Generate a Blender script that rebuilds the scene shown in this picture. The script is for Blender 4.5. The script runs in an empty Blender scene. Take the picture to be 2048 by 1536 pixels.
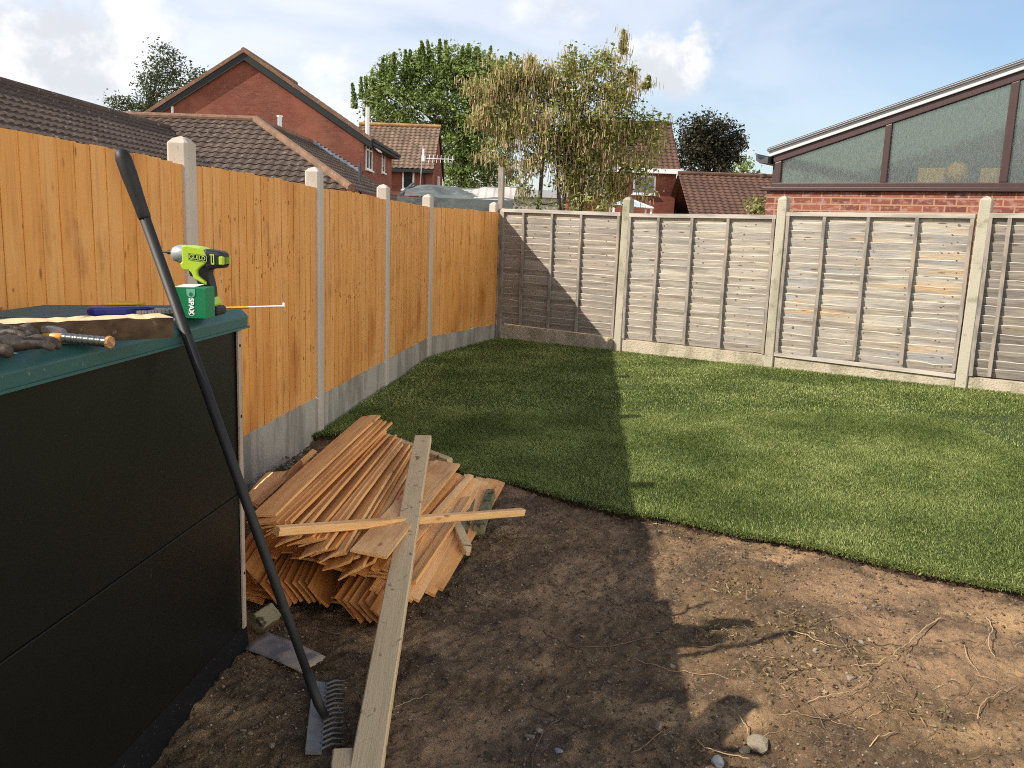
import bpy, math, random
import numpy as np
from mathutils import Vector, Matrix
R = math.radians
rng = random.Random(7); nr = np.random.default_rng(11)
SC = bpy.context.scene
COL = SC.collection

# ------------------------------------------------------------------ camera
FPX, PIT, ROL, HC = 1759.0, .178, .0358, 1.57
cp, sp, cr, sr = math.cos(PIT), math.sin(PIT), math.cos(ROL), math.sin(ROL)
fw = Vector((0, cp, -sp)); r0 = Vector((1, 0, 0)); u0 = Vector((0, sp, cp))
rt = cr*r0 + sr*u0; up = cr*u0 - sr*r0
cam = bpy.data.objects.new('camera', bpy.data.cameras.new('camera')); COL.objects.link(cam)
m = Matrix((rt, up, -fw)).transposed().to_4x4(); m.translation = (0, 0, HC); cam.matrix_world = m
cam.data.sensor_width = 36; cam.data.lens = FPX/2048*36; cam.data.clip_end = 900; cam.data.clip_start = .05
SC.camera = cam

# ------------------------------------------------------------------ sun, exposure
SAZ = Vector((-.963, -.268, 0)).normalized(); SEL = R(35.5)
SDIR = Vector((SAZ.x*math.cos(SEL), SAZ.y*math.cos(SEL), math.sin(SEL)))
sun = bpy.data.objects.new('sun', bpy.data.lights.new('sun', 'SUN')); COL.objects.link(sun)
sun.data.energy = 4.9; sun.data.angle = R(.53); sun.data.color = (1, .915, .80)
sun.rotation_euler = SDIR.to_track_quat('Z', 'Y').to_euler()
SC.view_settings.view_transform = 'Standard'; SC.view_settings.look = 'None'
SC.view_settings.gamma = 1; SC.view_settings.exposure = 0.66; SC.view_settings.use_curve_mapping = False
SC.cycles.pixel_filter_type = 'BLACKMAN_HARRIS'; SC.cycles.filter_width = 1.05; SC.cycles.use_denoising = False; SC.cycles.sample_clamp_indirect = 1.5;  SC.cycles.max_bounces = 8; SC.cycles.transparent_max_bounces = 12

# ------------------------------------------------------------------ survey helpers (photo measurements -> metres)
def ray(px, py):
    x = px-1024; y = py-768
    return (rt*x - up*y + fw*FPX)/FPX
CP = Vector((0, 0, HC))
def gz(x, y): return .026*max(x+.8, 0)
def onz(px, py, z): r = ray(px, py); return CP + r*((z-HC)/r.z)
def gr(px, py, h=0):
    z = 0
    for i in range(6): P = onz(px, py, z+h); z = gz(P.x, P.y)
    return P
def onY(px, py, y): r = ray(px, py); return CP + r*(y/r.y)
def onpl(px, py, P, n): r = ray(px, py); return CP + r*((Vector(P)-CP).dot(n)/r.dot(n))

# ------------------------------------------------------------------ world: nishita sky with clouds
W = bpy.data.worlds.new('World'); SC.world = W; W.use_nodes = True
nt = W.node_tree; N = nt.nodes; L = nt.links; N.clear()
def nn(t, **k):
    n = N.new(t)
    for a, b in k.items(): setattr(n, a, b)
    return n
out = nn('ShaderNodeOutputWorld'); bg = nn('ShaderNodeBackground'); bg.inputs[1].default_value = .095
sky = nn('ShaderNodeTexSky', sky_type='NISHITA', sun_disc=False, sun_elevation=SEL, sun_rotation=math.atan2(SAZ.x, SAZ.y))
sky.air_density = 1.1; sky.dust_density = .6; sky.ozone_density = 3.5
tc = nn('ShaderNodeTexCoord'); D = tc.outputs['Generated']
def sock(i, v):
    if hasattr(v, 'is_output') or isinstance(v, bpy.types.NodeSocket): L.new(v, i)
    else: i.default_value = v
def math_(op, a, b=0, c=None, clamp=False):
    n = nn('ShaderNodeMath', operation=op, use_clamp=clamp); sock(n.inputs[0], a); sock(n.inputs[1], b)
    if c is not None: sock(n.inputs[2], c)
    return n.outputs[0]
def vm(op, a, b):
    n = nn('ShaderNodeVectorMath', operation=op); sock(n.inputs[0], a); sock(n.inputs[1], b); return n
def noise(vec, s, d=5, rough=.55, dist=0):
    n = nn('ShaderNodeTexNoise'); L.new(vec, n.inputs['Vector']); n.inputs['Scale'].default_value = s
    n.inputs['Detail'].default_value = d; n.inputs['Roughness'].default_value = rough; n.inputs['Distortion'].default_value = dist
    return n.outputs['Fac']
def mr(v, a, b, c=0, d=1, smooth=True):
    n = nn('ShaderNodeMapRange', interpolation_type='SMOOTHSTEP' if smooth else 'LINEAR'); L.new(v, n.inputs[0])
    for i, q in enumerate((a, b, c, d)): n.inputs[1+i].default_value = q
    return n.outputs[0]
def mixc(f, a, b):
    n = nn('ShaderNodeMix', data_type='RGBA'); sock(n.inputs[0], f); sock(n.inputs[6], a); sock(n.inputs[7], b); return n.outputs[2]
nz = noise(D, 9, 8, .6, .3); nz2 = noise(D, 28, 6, .6)
def blob(px, py, rpx, soft, sy=1.0):
    d = ray(px, py).normalized(); df = vm('SUBTRACT', D, tuple(d)); sc_ = vm('MULTIPLY', df.outputs[0], (1, 1, 1/sy))
    ln = vm('LENGTH', sc_.outputs[0], (0, 0, 0)).outputs['Value']
    v = math_('MULTIPLY_ADD', nz, -.18, ln); v = math_('MULTIPLY_ADD', nz2, -.045, v)
    r = rpx/FPX
    return mr(v, r-.11+soft, r-.11-soft)
def addm(lst):
    o = lst[0]
    for q in lst[1:]: o = math_('MAXIMUM', o, q)
    return o
b1 = addm([blob(150, 140, 120, .018, .7), blob(250, 120, 75, .02), blob(40, 110, 60, .03), blob(360, 195, 70, .03, .6), blob(60, 190, 110, .04, .5)])
b2 = addm([blob(1338, 118, 22, .014), blob(1400, 92, 24, .014), blob(1378, 125, 40, .018, .7), blob(1345, 150, 24, .018, .6)])
b3 = addm([blob(1495, 300, 28, .014, .7), blob(400, 265, 100, .03, .5), blob(640, 130, 28, .02, .6), blob(1090, 15, 60, .03, .4), blob(700, 230, 60, .03, .5)])
cum = math_('MAXIMUM', math_('MAXIMUM', b1, b2), math_('MULTIPLY', b3, .6))
stretch = vm('MULTIPLY', D, (1, 1, 2.6)).outputs[0]
veil = mr(noise(stretch, 2.4, 7, .55, .4), .30, .62, .35, .95)
sepd = nn('ShaderNodeSeparateXYZ'); L.new(D, sepd.inputs[0])
side = mr(sepd.outputs[0], -.05, .55, 1.0, .15)          # bluer towards the right, milkier left
high = mr(sepd.outputs[2], .32, .62, 1.0, .15)
veil = math_('MULTIPLY', math_('MULTIPLY', veil, side), high)
veil = math_('MULTIPLY', veil, mr(sepd.outputs[2], .0, .16, .62, 1))
skyc = mixc(math_('MULTIPLY', veil, .85), sky.outputs[0], (7.0, 7.15, 7.8, 1))
shade = mr(noise(D, 14, 6, .6, .2), .38, .62)
under = mixc(shade, (5.2, 5.4, 5.8, 1), (7.6, 7.6, 7.6, 1))
skyc = mixc(cum, skyc, under)
# added out-of-view cloud bank right of and behind the camera, brightens the left fence
dt = vm('DOT_PRODUCT', D, (.86, -.51, 0)).outputs['Value']
behind = math_('MULTIPLY', mr(dt, .28, .62), mr(sepd.outputs[2], .75, .4))
skyc = mixc(math_('MULTIPLY', behind, mr(noise(D, 1.7, 5, .6), .25, .6, .45, 1)), skyc, (16.5, 15.6, 14.0, 1))
L.new(skyc, bg.inputs[0]); L.new(bg.outputs[0], out.inputs[0])

# ------------------------------------------------------------------ materials
def M(name, base, rough=.7, layers=(), bump=(), spec=.3, metallic=0, rnd=0, coat=0):
    mt = bpy.data.materials.new(name); mt.use_nodes = True
    nt = mt.node_tree; N = nt.nodes; L = nt.links
    bs = N['Principled BSDF']; bs.inputs['Roughness'].default_value = rough
    bs.inputs['Specular IOR Level'].default_value = spec; bs.inputs['Metallic'].default_value = metallic
    bs.inputs['Coat Weight'].default_value = coat
    t = N.new('ShaderNodeTexCoord'); co = t.outputs['Object']
    if rnd:
        oi = N.new('ShaderNodeObjectInfo'); ml = N.new('ShaderNodeVectorMath'); ml.operation = 'SCALE'
        cb = N.new('ShaderNodeCombineXYZ')
        for i in range(3): L.new(oi.outputs['Random'], cb.inputs[i])
        L.new(cb.outputs[0], ml.inputs[0]); ml.inputs['Scale'].default_value = 37.3
        ad = N.new('ShaderNodeVectorMath'); L.new(co, ad.inputs[0]); L.new(ml.outputs[0], ad.inputs[1]); co = ad.outputs[0]
    def tex(l):
        k = l.get('t', 'noise'); v = co
        if k in ('island', 'obj'):
            if k == 'island': n = N.new('ShaderNodeNewGeometry'); return n.outputs['Random Per Island']
            n = N.new('ShaderNodeObjectInfo'); return n.outputs['Random']
        if l.get('isl'):      # offset the pattern per loose board
            g = N.new('ShaderNodeNewGeometry'); ml = N.new('ShaderNodeVectorMath'); ml.operation = 'SCALE'; cb = N.new('ShaderNodeCombineXYZ')
            for i in range(3): L.new(g.outputs['Random Per Island'], cb.inputs[i])
            L.new(cb.outputs[0], ml.inputs[0]); ml.inputs['Scale'].default_value = 23.7
            ad = N.new('ShaderNodeVectorMath'); L.new(v, ad.inputs[0]); L.new(ml.outputs[0], ad.inputs[1]); v = ad.outputs[0]
        if 'v' in l:
            mp = N.new('ShaderNodeVectorMath'); mp.operation = 'MULTIPLY'; L.new(v, mp.inputs[0]); mp.inputs[1].default_value = l['v']; v = mp.outputs[0]
        if k == 'noise':
            n = N.new('ShaderNodeTexNoise'); n.inputs['Detail'].default_value = l.get('d', 4); n.inputs['Roughness'].default_value = l.get('ro', .55)
            n.inputs['Distortion'].default_value = l.get('dist', 0); o = n.outputs['Fac']
        elif k == 'voro':
            n = N.new('ShaderNodeTexVoronoi'); n.inputs['Randomness'].default_value = 1; o = n.outputs['Distance']
        elif k == 'vcell':
            n = N.new('ShaderNodeTexVoronoi'); o = n.outputs['Color']
        elif k == 'wave':
            n = N.new('ShaderNodeTexWave'); n.inputs['Distortion'].default_value = l.get('dist', 4); n.inputs['Detail'].default_value = 3
            n.inputs['Detail Scale'].default_value = l.get('ds', 1.5); n.bands_direction = l.get('dir', 'X'); o = n.outputs['Fac']
        L.new(v, n.inputs['Vector']); n.inputs['Scale'].default_value = l.get('s', 1)
        return o
    c = None
    col = N.new('ShaderNodeRGB'); col.outputs[0].default_value = (*base, 1); c = col.outputs[0]
    for l in layers:
        if l.get('t') == 'brick':
            sx = N.new('ShaderNodeSeparateXYZ'); L.new(co, sx.inputs[0]); ad = N.new('ShaderNodeMath'); L.new(sx.outputs[0], ad.inputs[0]); L.new(sx.outputs[1], ad.inputs[1])
            cb = N.new('ShaderNodeCombineXYZ'); L.new(ad.outputs[0], cb.inputs[0]); L.new(sx.outputs[2], cb.inputs[1])
            b = N.new('ShaderNodeTexBrick'); L.new(cb.outputs[0], b.inputs['Vector']); b.inputs['Scale'].default_value = 1
            b.inputs['Brick Width'].default_value = .225; b.inputs['Row Height'].default_value = .075; b.inputs['Mortar Size'].default_value = l.get('ms', .006); b.inputs['Mortar Smooth'].default_value = .3
            b.inputs['Color1'].default_value = (*l['c1'], 1); b.inputs['Color2'].default_value = (*l['c2'], 1); b.inputs['Mortar'].default_value = (*l['m'], 1); b.inputs['Bias'].default_value = l.get('bias', 0)
            c = b.outputs['Color']; continue
        f = tex(l); rr = l.get('r', (.3, .7))
        mp = N.new('ShaderNodeMapRange'); mp.interpolation_type = 'SMOOTHSTEP' if l.get('t') not in ('island', 'obj') else 'LINEAR'
        L.new(f, mp.inputs[0]); mp.inputs[1].default_value = rr[0]; mp.inputs[2].default_value = rr[1]; mp.inputs[4].default_value = l.get('a', 1)
        if l.get('inv'): mp.inputs[3].default_value = l.get('a', 1); mp.inputs[4].default_value = 0
        mx = N.new('ShaderNodeMix'); mx.data_type = 'RGBA'; mx.blend_type = l.get('m', 'MIX')
        L.new(mp.outputs[0], mx.inputs[0]); L.new(c, mx.inputs[6]); mx.inputs[7].default_value = (*l['c'], 1); c = mx.outputs[2]
    L.new(c, bs.inputs['Base Color'])
    prev = None
    for l in bump:
        f = tex(l); b = N.new('ShaderNodeBump'); b.inputs['Strength'].default_value = l.get('st', .5); b.inputs['Distance'].default_value = l.get('h', .01)
        L.new(f, b.inputs['Height'])
        if prev: L.new(prev, b.inputs['Normal'])
        prev = b.outputs[0]
    if prev: L.new(prev, bs.inputs['Normal'])
    return mt
def leafmat(name, c1, c2, c3, tr=.35, rough=.5):
    mt = bpy.data.materials.new(name); mt.use_nodes = True; nt = mt.node_tree; N = nt.nodes; L = nt.links; N.clear()
    o = N.new('ShaderNodeOutputMaterial'); g = N.new('ShaderNodeNewGeometry'); rp = N.new('ShaderNodeValToRGB')
    rp.color_ramp.elements[0].color = (*c1, 1); rp.color_ramp.elements[1].color = (*c3, 1); e = rp.color_ramp.elements.new(.5); e.color = (*c2, 1)
    t = N.new('ShaderNodeTexCoord'); nz = N.new('ShaderNodeTexNoise'); L.new(t.outputs['Object'], nz.inputs['Vector']); nz.inputs['Scale'].default_value = 1.3; nz.inputs['Detail'].default_value = 4
    mx = N.new('ShaderNodeMath'); mx.operation = 'ADD'; ml = N.new('ShaderNodeMath'); ml.operation = 'MULTIPLY_ADD'; ml.inputs[1].default_value = 1.6; ml.inputs[2].default_value = -.75
    L.new(nz.outputs['Fac'], ml.inputs[0]); m2 = N.new('ShaderNodeMath'); m2.operation = 'MULTIPLY'; m2.inputs[1].default_value = .9
    L.new(g.outputs['Random Per Island'], m2.inputs[0]); L.new(m2.outputs[0], mx.inputs[0]); L.new(ml.outputs[0], mx.inputs[1]); L.new(mx.outputs[0], rp.inputs[0])
    p = N.new('ShaderNodeBsdfPrincipled'); p.inputs['Roughness'].default_value = rough; p.inputs['Specular IOR Level'].default_value = .35; L.new(rp.outputs[0], p.inputs['Base Color'])
    tl = N.new('ShaderNodeBsdfTranslucent'); L.new(rp.outputs[0], tl.inputs[0]); ms = N.new('ShaderNodeMixShader'); ms.inputs[0].default_value = tr
    L.new(p.outputs[0], ms.inputs[1]); L.new(tl.outputs[0], ms.inputs[2]); L.new(ms.outputs[0], o.inputs[0]); return mt

OR = (.68, .305, .07)
m_orange = M('orange_treated_boards', OR, .62, [
    dict(t='island', r=(0, 1), c=(.76, .42, .15), a=.6),
    dict(s=3, v=(14, 1, .7), isl=1, d=6, r=(.42, .75), c=(.40, .16, .035), a=.42),
    dict(s=22, v=(6, 1, .35), isl=1, d=4, r=(.5, .8), c=(.42, .17, .04), a=.4),
    dict(s=1.6, v=(1.5, 1, .6), d=5, r=(.48, .7), c=(.46, .17, .035), a=.6),
    dict(s=5, v=(1.2, 1, .5), d=6, r=(.56, .68), c=(.36, .13, .03), a=.5),
    dict(s=2.3, v=(1, 1, .8), d=5, r=(.55, .8), c=(.80, .48, .20), a=.45),
    dict(t='voro', s=1.9, v=(4.5, 1, 1), r=(.03, .16), c=(.25, .085, .02), a=.7, inv=1),
    dict(t='voro', s=3.1, v=(3.1, 1, 1.1), r=(.03, .12), c=(.16, .05, .012), a=.75, inv=1),
    dict(t='voro', s=7, v=(2, 1, .8), isl=1, r=(.03, .17), c=(.30, .10, .025), a=.6, inv=1)],
    [dict(s=20, v=(8, 1, .4), isl=1, d=3, st=.35, h=.003)])
m_board = M('orange_cut_boards', (.70, .30, .075), .6, [
    dict(t='obj', r=(0, 1), c=(.90, .57, .26), a=.95),
    dict(s=3, v=(.8, 14, 14), d=6, r=(.42, .75), c=(.40, .15, .035), a=.55),
    dict(s=20, v=(.4, 8, 8), d=4, r=(.5, .8), c=(.50, .2, .05), a=.5),
    dict(s=2.2, v=(1, 2, 2), d=5, r=(.55, .72), c=(.40, .15, .04), a=.5),
    dict(t='voro', s=3.2, v=(1.2, 3, 3), r=(.04, .14), c=(.22, .08, .02), a=.7, inv=1)],
    [dict(s=20, v=(.5, 10, 10), d=3, st=.5, h=.003)], rnd=1)
m_timber = M('pale_sawn_timber', (.60, .44, .24), .75, [
    dict(t='obj', r=(0, 1), c=(.66, .50, .30), a=.6),
    dict(s=3, v=(.6, 14, 14), d=6, r=(.4, .7), c=(.50, .36, .19), a=.55),
    dict(s=2.5, v=(1, 1.6, 1.6), d=6, r=(.55, .72), c=(.40, .32, .18), a=.5),
    dict(s=16, d=5, r=(.60, .68), c=(.07, .05, .03), a=.75, dist=.6),
    dict(t='voro', s=3, v=(.9, 2.4, 2.4), r=(.03, .1), c=(.16, .09, .04), a=.8, inv=1)],
    [dict(s=22, v=(.5, 10, 10), d=3, st=.5, h=.003)], rnd=1)
m_mossy = M('mossy_timber', (.24, .2, .12), .85, [dict(s=7, v=(.5, 3, 3), d=6, r=(.4, .6), c=(.12, .13, .05)), dict(s=22, d=4, r=(.56, .64), c=(.03, .025, .015), a=.9)], [dict(s=30, d=4, st=.6, h=.004)], rnd=1)
m_darkwood = M('rough_dark_timber', (.05, .03, .017), .85, [dict(s=5, v=(.8, 5, 5), d=6, r=(.4, .65), c=(.11, .068, .036), a=.8), dict(s=40, d=3, r=(.62, .7), c=(.26, .19, .12), a=.6)], [dict(s=30, v=(.5, 3, 3), d=4, st=.8, h=.004)])
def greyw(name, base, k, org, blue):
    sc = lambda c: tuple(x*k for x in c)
    return M(name, base, .85, [dict(t='island', r=(0, 1), c=sc((.34, .30, .25)), a=.9),
    dict(s=2.2, v=(.55, 1, 7), isl=1, d=6, r=(.46, .64), c=sc((.23, .20, .165)), a=.8),
    dict(s=2.8, v=(.5, 1, 9), isl=1, d=6, r=(.48, .66), c=sc((.60, .52, .39)), a=.6),
    dict(s=1.2, v=(.7, 1, 5), isl=1, d=5, r=(.5, .66), c=sc(blue), a=.65),
    dict(s=1.6, v=(.6, 1, 7), d=5, r=(.54, .66), c=sc((.55, .36, .17)), a=org),
    dict(s=18, v=(.35, 1, 9), isl=1, d=4, r=(.5, .7), c=sc((.22, .19, .155)), a=.45),
    dict(t='voro', s=1, v=(2.6, 1, 13.1), r=(.05, .15), c=sc((.13, .085, .05)), a=.9, inv=1),
    dict(t='voro', s=1, v=(4.3, 1, 12.4), isl=1, r=(.03, .11), c=sc((.16, .11, .07)), a=.8, inv=1)], [dict(s=16, v=(.4, 1, 9), isl=1, d=4, st=.7, h=.004), dict(s=3, v=(.6, 1, 4), d=3, st=.5, h=.025)])
m_grey = greyw('weathered_boards', (.41, .385, .33), .92, .12, (.36, .34, .31))
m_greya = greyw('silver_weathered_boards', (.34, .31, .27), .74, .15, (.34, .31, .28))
m_greyo = greyw('orange_streaked_boards', (.42, .40, .35), .95, .6, (.28, .295, .31))
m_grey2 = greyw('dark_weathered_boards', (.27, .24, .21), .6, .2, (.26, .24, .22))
m_edge_lit = M('sunlit_board_edges', (.50, .44, .35), .85, [dict(s=4, v=(.7, 1, 2), d=6, r=(.40, .58), c=(.27, .24, .19), a=.9)])  # lighter tone paints sunlight onto the top edges of the lapped boards
m_knot = M('dark_knots', (.11, .075, .05), .8, [dict(s=90, d=3, r=(.4, .6), c=(.2, .14, .09))])
m_knoto = M('brown_knots', (.34, .135, .035), .7, [dict(s=80, d=3, r=(.4, .6), c=(.40, .17, .045))])
m_batten = M('grey_battens', (.27, .235, .20), .85, [dict(s=5, v=(3, 3, 1), d=5, r=(.4, .65), c=(.13, .115, .10), a=.8), dict(s=2, d=3, r=(.5, .7), c=(.4, .3, .2), a=.5)], [dict(s=40, v=(1, 1, .3), d=3, st=.4, h=.003)])
m_rail = M('grey_rails', (.40, .36, .31), .85, [dict(s=4, v=(.5, 3, 4), d=5, r=(.4, .65), c=(.22, .2, .17), a=.8), dict(s=2, d=3, r=(.5, .7), c=(.5, .44, .34), a=.5)], [dict(s=40, v=(.3, 1, 1), d=3, st=.4, h=.003)])
m_conc_new = M('cream_concrete', (.47, .42, .36), .85, [dict(s=3, v=(1, 1, .4), d=5, r=(.4, .7), c=(.36, .315, .27), a=.6), dict(s=60, d=3, r=(.62, .7), c=(.25, .2, .16), a=.6), dict(s=1.8, d=4, r=(.6, .75), c=(.33, .27, .2), a=.4)], [dict(s=90, d=3, st=.25, h=.003)], rnd=1)
m_conc_old = M('old_concrete', (.38, .35, .27), .9, [dict(s=2.4, v=(1, 1, .5), d=6, r=(.4, .65), c=(.25, .235, .165), a=.8), dict(s=9, d=6, r=(.55, .7), c=(.17, .16, .10), a=.6), dict(s=75, d=3, r=(.62, .7), c=(.1, .09, .07), a=.7)], [dict(s=70, d=4, st=.6, h=.005)], rnd=1)
m_gravelb = M('stained_concrete_board', (.38, .35, .30), .9, [dict(s=2.5, v=(2.2, 1, .5), d=6, r=(.42, .62), c=(.22, .205, .175), a=.85), dict(s=4, v=(4, 1, .35), d=5, r=(.55, .7), c=(.46, .43, .37), a=.5), dict(s=1.5, d=4, r=(.55, .7), c=(.2, .15, .1), a=.6), dict(s=60, d=3, r=(.62, .7), c=(.1, .1, .09), a=.5)], [dict(s=70, d=4, st=.35, h=.004)], rnd=1)
m_gravelo = M('lichened_concrete_board', (.40, .35, .26), .95, [dict(s=3, v=(1.5, 1, .8), d=6, r=(.42, .62), c=(.25, .225, .155), a=.85), dict(s=12, d=5, r=(.5, .7), c=(.46, .40, .31), a=.6), dict(s=70, d=3, r=(.6, .7), c=(.1, .09, .06), a=.8)], [dict(s=45, d=5, st=1, h=.012)], rnd=1)
m_soil = M('soil', (.172, .105, .050), .95, [
    dict(s=.75, d=6, r=(.44, .58), c=(.40, .245, .132), a=.9),
    dict(s=3.2, d=7, r=(.47, .60), c=(.085, .056, .034), a=.75),
    dict(s=1.35, v=(1, 1.6, 1), d=6, r=(.53, .68), c=(.54, .34, .17), a=.85),
    dict(s=7, d=7, ro=.7, r=(.52, .66), c=(.25, .165, .095), a=.6),
    dict(s=26, d=5, r=(.5, .68), c=(.26, .185, .115), a=.55),
    dict(s=90, d=4, r=(.60, .68), c=(.42, .33, .22), a=.8),
    dict(s=130, d=3, r=(.60, .68), c=(.06, .04, .025), a=.5),
    dict(s=38, d=5, ro=.7, r=(.58, .66), c=(.05, .032, .02), a=.8)],
    [dict(s=14, d=9, st=1, h=.035, ro=.7), dict(s=55, d=6, st=1, h=.014, ro=.7), dict(s=150, d=4, st=.8, h=.005)])
m_turf = M('turf_base', (.045, .065, .018), .95, [dict(s=3, d=5, r=(.4, .6), c=(.06, .085, .025)), dict(s=60, d=3, r=(.5, .7), c=(.02, .02, .008))], [dict(s=60, d=4, st=1, h=.02)])
m_turfedge = M('turf_soil_edge', (.03, .019, .011), .95, [dict(s=40, d=4, r=(.5, .7), c=(.09, .06, .03))], [dict(s=60, d=4, st=1, h=.02)])
m_brick = M('red_brick', (.3, .1, .06), .9, [dict(t='brick', c1=(.145, .045, .028), c2=(.21, .072, .045), m=(.16, .09, .065), ms=.005), dict(s=1.2, d=5, r=(.4, .65), c=(.20, .055, .035), a=.55), dict(s=14, v=(1, 1, 3), d=3, r=(.58, .7), c=(.43, .22, .16), a=.5), dict(s=.5, d=3, r=(.45, .7), c=(.33, .13, .08), a=.5)])
m_brickn = M('rustic_brick', (.35, .13, .09), .9, [dict(t='brick', c1=(.10, .034, .027), c2=(.24, .080, .050), m=(.33, .19, .11), ms=.009), dict(s=11, v=(1, 1, 1.6), d=6, r=(.48, .62), c=(.31, .18, .15), a=.75), dict(s=30, d=4, r=(.6, .7), c=(.10, .03, .03), a=.6)], [dict(s=60, d=4, st=.7, h=.005)])
m_tile = M('brown_roof_tiles', (.072, .050, .038), .85, [dict(s=.6, d=5, r=(.4, .65), c=(.12, .085, .065), a=.6), dict(t='island', r=(0, 1), c=(.07, .052, .041), a=.6), dict(s=9, d=5, r=(.6, .68), c=(.3, .27, .23), a=.6)], [dict(s=12, d=3, st=.3, h=.01)])
m_tile2 = M('old_roof_tiles', (.20, .135, .095), .9, [dict(s=1.2, d=5, r=(.4, .6), c=(.10, .07, .05), a=.7), dict(s=5, d=5, r=(.5, .7), c=(.28, .2, .13), a=.5)])
m_tile3 = M('red_brown_roof_tiles', (.115, .062, .043), .9, [dict(s=1.1, d=5, r=(.4, .6), c=(.08, .045, .033), a=.7)])
m_ridge = M('ridge_tiles', (.22, .125, .08), .9, [dict(s=3, d=5, r=(.4, .6), c=(.13, .085, .055), a=.7), dict(s=10, d=4, r=(.6, .7), c=(.38, .32, .25), a=.6)], [dict(s=20, d=3, st=.5, h=.02)])
m_ridgeo = M('lichened_ridge_tiles', (.40, .22, .08), .9, [dict(s=3, d=5, r=(.4, .6), c=(.2, .13, .07), a=.7)])
m_blackw = M('black_bargeboard', (.022, .026, .026), .6)
m_white = M('white_upvc', (.78, .79, .80), .4)
m_glassd = M('dark_window_glass', (.03, .035, .04), .08, spec=.8)
m_lead = M('lead_flashing', (.25, .30, .36), .5, [dict(s=4, d=4, r=(.4, .6), c=(.16, .2, .25))])
m_felt = M('green_grey_roof_felt', (.115, .135, .13), .95, [dict(s=1.8, v=(1, 1, 2), d=6, r=(.4, .62), c=(.06, .072, .07), a=.8), dict(s=8, d=5, r=(.5, .7), c=(.19, .21, .2), a=.5)], [dict(s=6, d=5, st=.7, h=.02)])
m_feltt = M('torn_pale_felt', (.50, .45, .41), .9, [dict(t='wave', s=2.3, v=(1, 0, 0), dist=.6, r=(.1, .3), c=(.3, .27, .25), inv=1, a=.7), dict(s=5, d=5, r=(.45, .65), c=(.36, .33, .3), a=.6)])
m_teal = M('green_coated_steel', (.022, .085, .082), .42, [dict(s=2, d=4, r=(.4, .7), c=(.03, .10, .10), a=.6), dict(s=90, d=3, r=(.66, .72), c=(.2, .25, .22), a=.5)], spec=.5)
m_teal_lit = M('lit_green_coated_steel', (.06, .14, .145), .75, [dict(s=3, d=5, r=(.4, .7), c=(.09, .15, .15), a=.6), dict(s=60, d=4, r=(.62, .7), c=(.2, .24, .2), a=.5)], spec=.5)  # paler copy of the lid green, light on the top put into the colour
m_black = M('black_coated_steel', (.007, .007, .0055), .42, [dict(s=9, v=(1, 1, .35), d=6, ro=.7, r=(.70, .74), c=(.09, .09, .08), a=.6)], [dict(s=2, d=2, st=.12, h=.02)], spec=.2)
m_black2 = M('black_plastic_sheet', (.006, .006, .007), .6, [dict(s=60, v=(1, 1, 3), d=4, r=(.68, .72), c=(.2, .2, .2), a=.7)], [dict(s=4, d=4, st=.4, h=.03)], spec=.2)
m_strip = M('bare_edge_trim', (.42, .33, .27), .5, [dict(s=10, d=3, r=(.5, .7), c=(.3, .22, .18))], metallic=.2)
m_hole = M('black_holes', (.004, .004, .004), .9)
m_rub = M('black_handle_rubber', (.016, .016, .016), .55, [dict(s=8, v=(1, 1, 1), d=4, r=(.6, .72), c=(.06, .055, .05), a=.6)])
m_steel = M('dull_grey_steel', (.17, .175, .17), .5, [dict(s=12, d=5, r=(.45, .65), c=(.11, .11, .105), a=.8), dict(s=30, d=4, r=(.6, .7), c=(.14, .10, .065), a=.6)])
m_plate = M('scuffed_pale_metal', (.22, .20, .185), .6, [dict(s=4, v=(1, 2, 1), d=6, r=(.42, .58), c=(.40, .32, .23), a=.85), dict(s=9, d=5, r=(.52, .66), c=(.10, .10, .12), a=.8)])
m_stone = M('pale_stone', (.36, .31, .25), .95, [dict(t='obj', r=(0, 1), c=(.22, .17, .13), a=.9), dict(s=30, d=4, r=(.4, .65), c=(.2, .16, .12), a=.7)], [dict(s=40, d=4, st=.6, h=.01)])
m_stonec = M('cream_rubble', (.50, .42, .30), .95, [dict(s=20, d=5, r=(.45, .65), c=(.30, .23, .15), a=.8)], [dict(s=40, d=4, st=.9, h=.012)])
m_slate = M('grey_slate', (.24, .24, .25), .8, [dict(s=20, d=5, r=(.4, .65), c=(.14, .13, .13), a=.8)])
m_root = M('dry_root', (.46, .33, .19), .8, [dict(t='obj', r=(0, 1), c=(.30, .2, .11), a=.7)])
m_rootd = M('dark_root', (.13, .085, .055), .85, [dict(s=30, d=3, r=(.4, .6), c=(.2, .13, .08))])
m_bark = M('bark', (.055, .042, .030), .9, [dict(s=6, v=(1, 1, .4), d=5, r=(.4, .6), c=(.11, .085, .06))], [dict(s=20, v=(1, 1, .4), d=4, st=.6, h=.03)])
m_maroon = M('mahogany_frame', (.040, .017, .016), .4, [dict(s=30, v=(1, 1, .3), d=3, r=(.4, .7), c=(.055, .023, .02), a=.6)], spec=.5)
m_alu = M('white_capping', (.45, .47, .48), .45, [dict(s=2, v=(.3, 3, 3), d=3, r=(.5, .7), c=(.48, .5, .5), a=.6)])
m_gutter = M('grey_gutter', (.06, .06, .065), .45)
m_yellow = M('tan_leather', (.90, .44, .08), .6)
m_wallin = M('cream_interior_wall', (.34, .37, .29), .9, [dict(s=.9, d=3, r=(.4, .6), c=(.25, .31, .26))])
m_floorin = M('interior_floor', (.05, .08, .08), .8)
m_lime = M('lime_plastic', (.36, .52, .035), .35, spec=.5)
m_dark = M('black_grip_rubber', (.018, .018, .018), .5)
m_alloy = M('grey_alloy', (.42, .46, .47), .32, metallic=.5)
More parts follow.
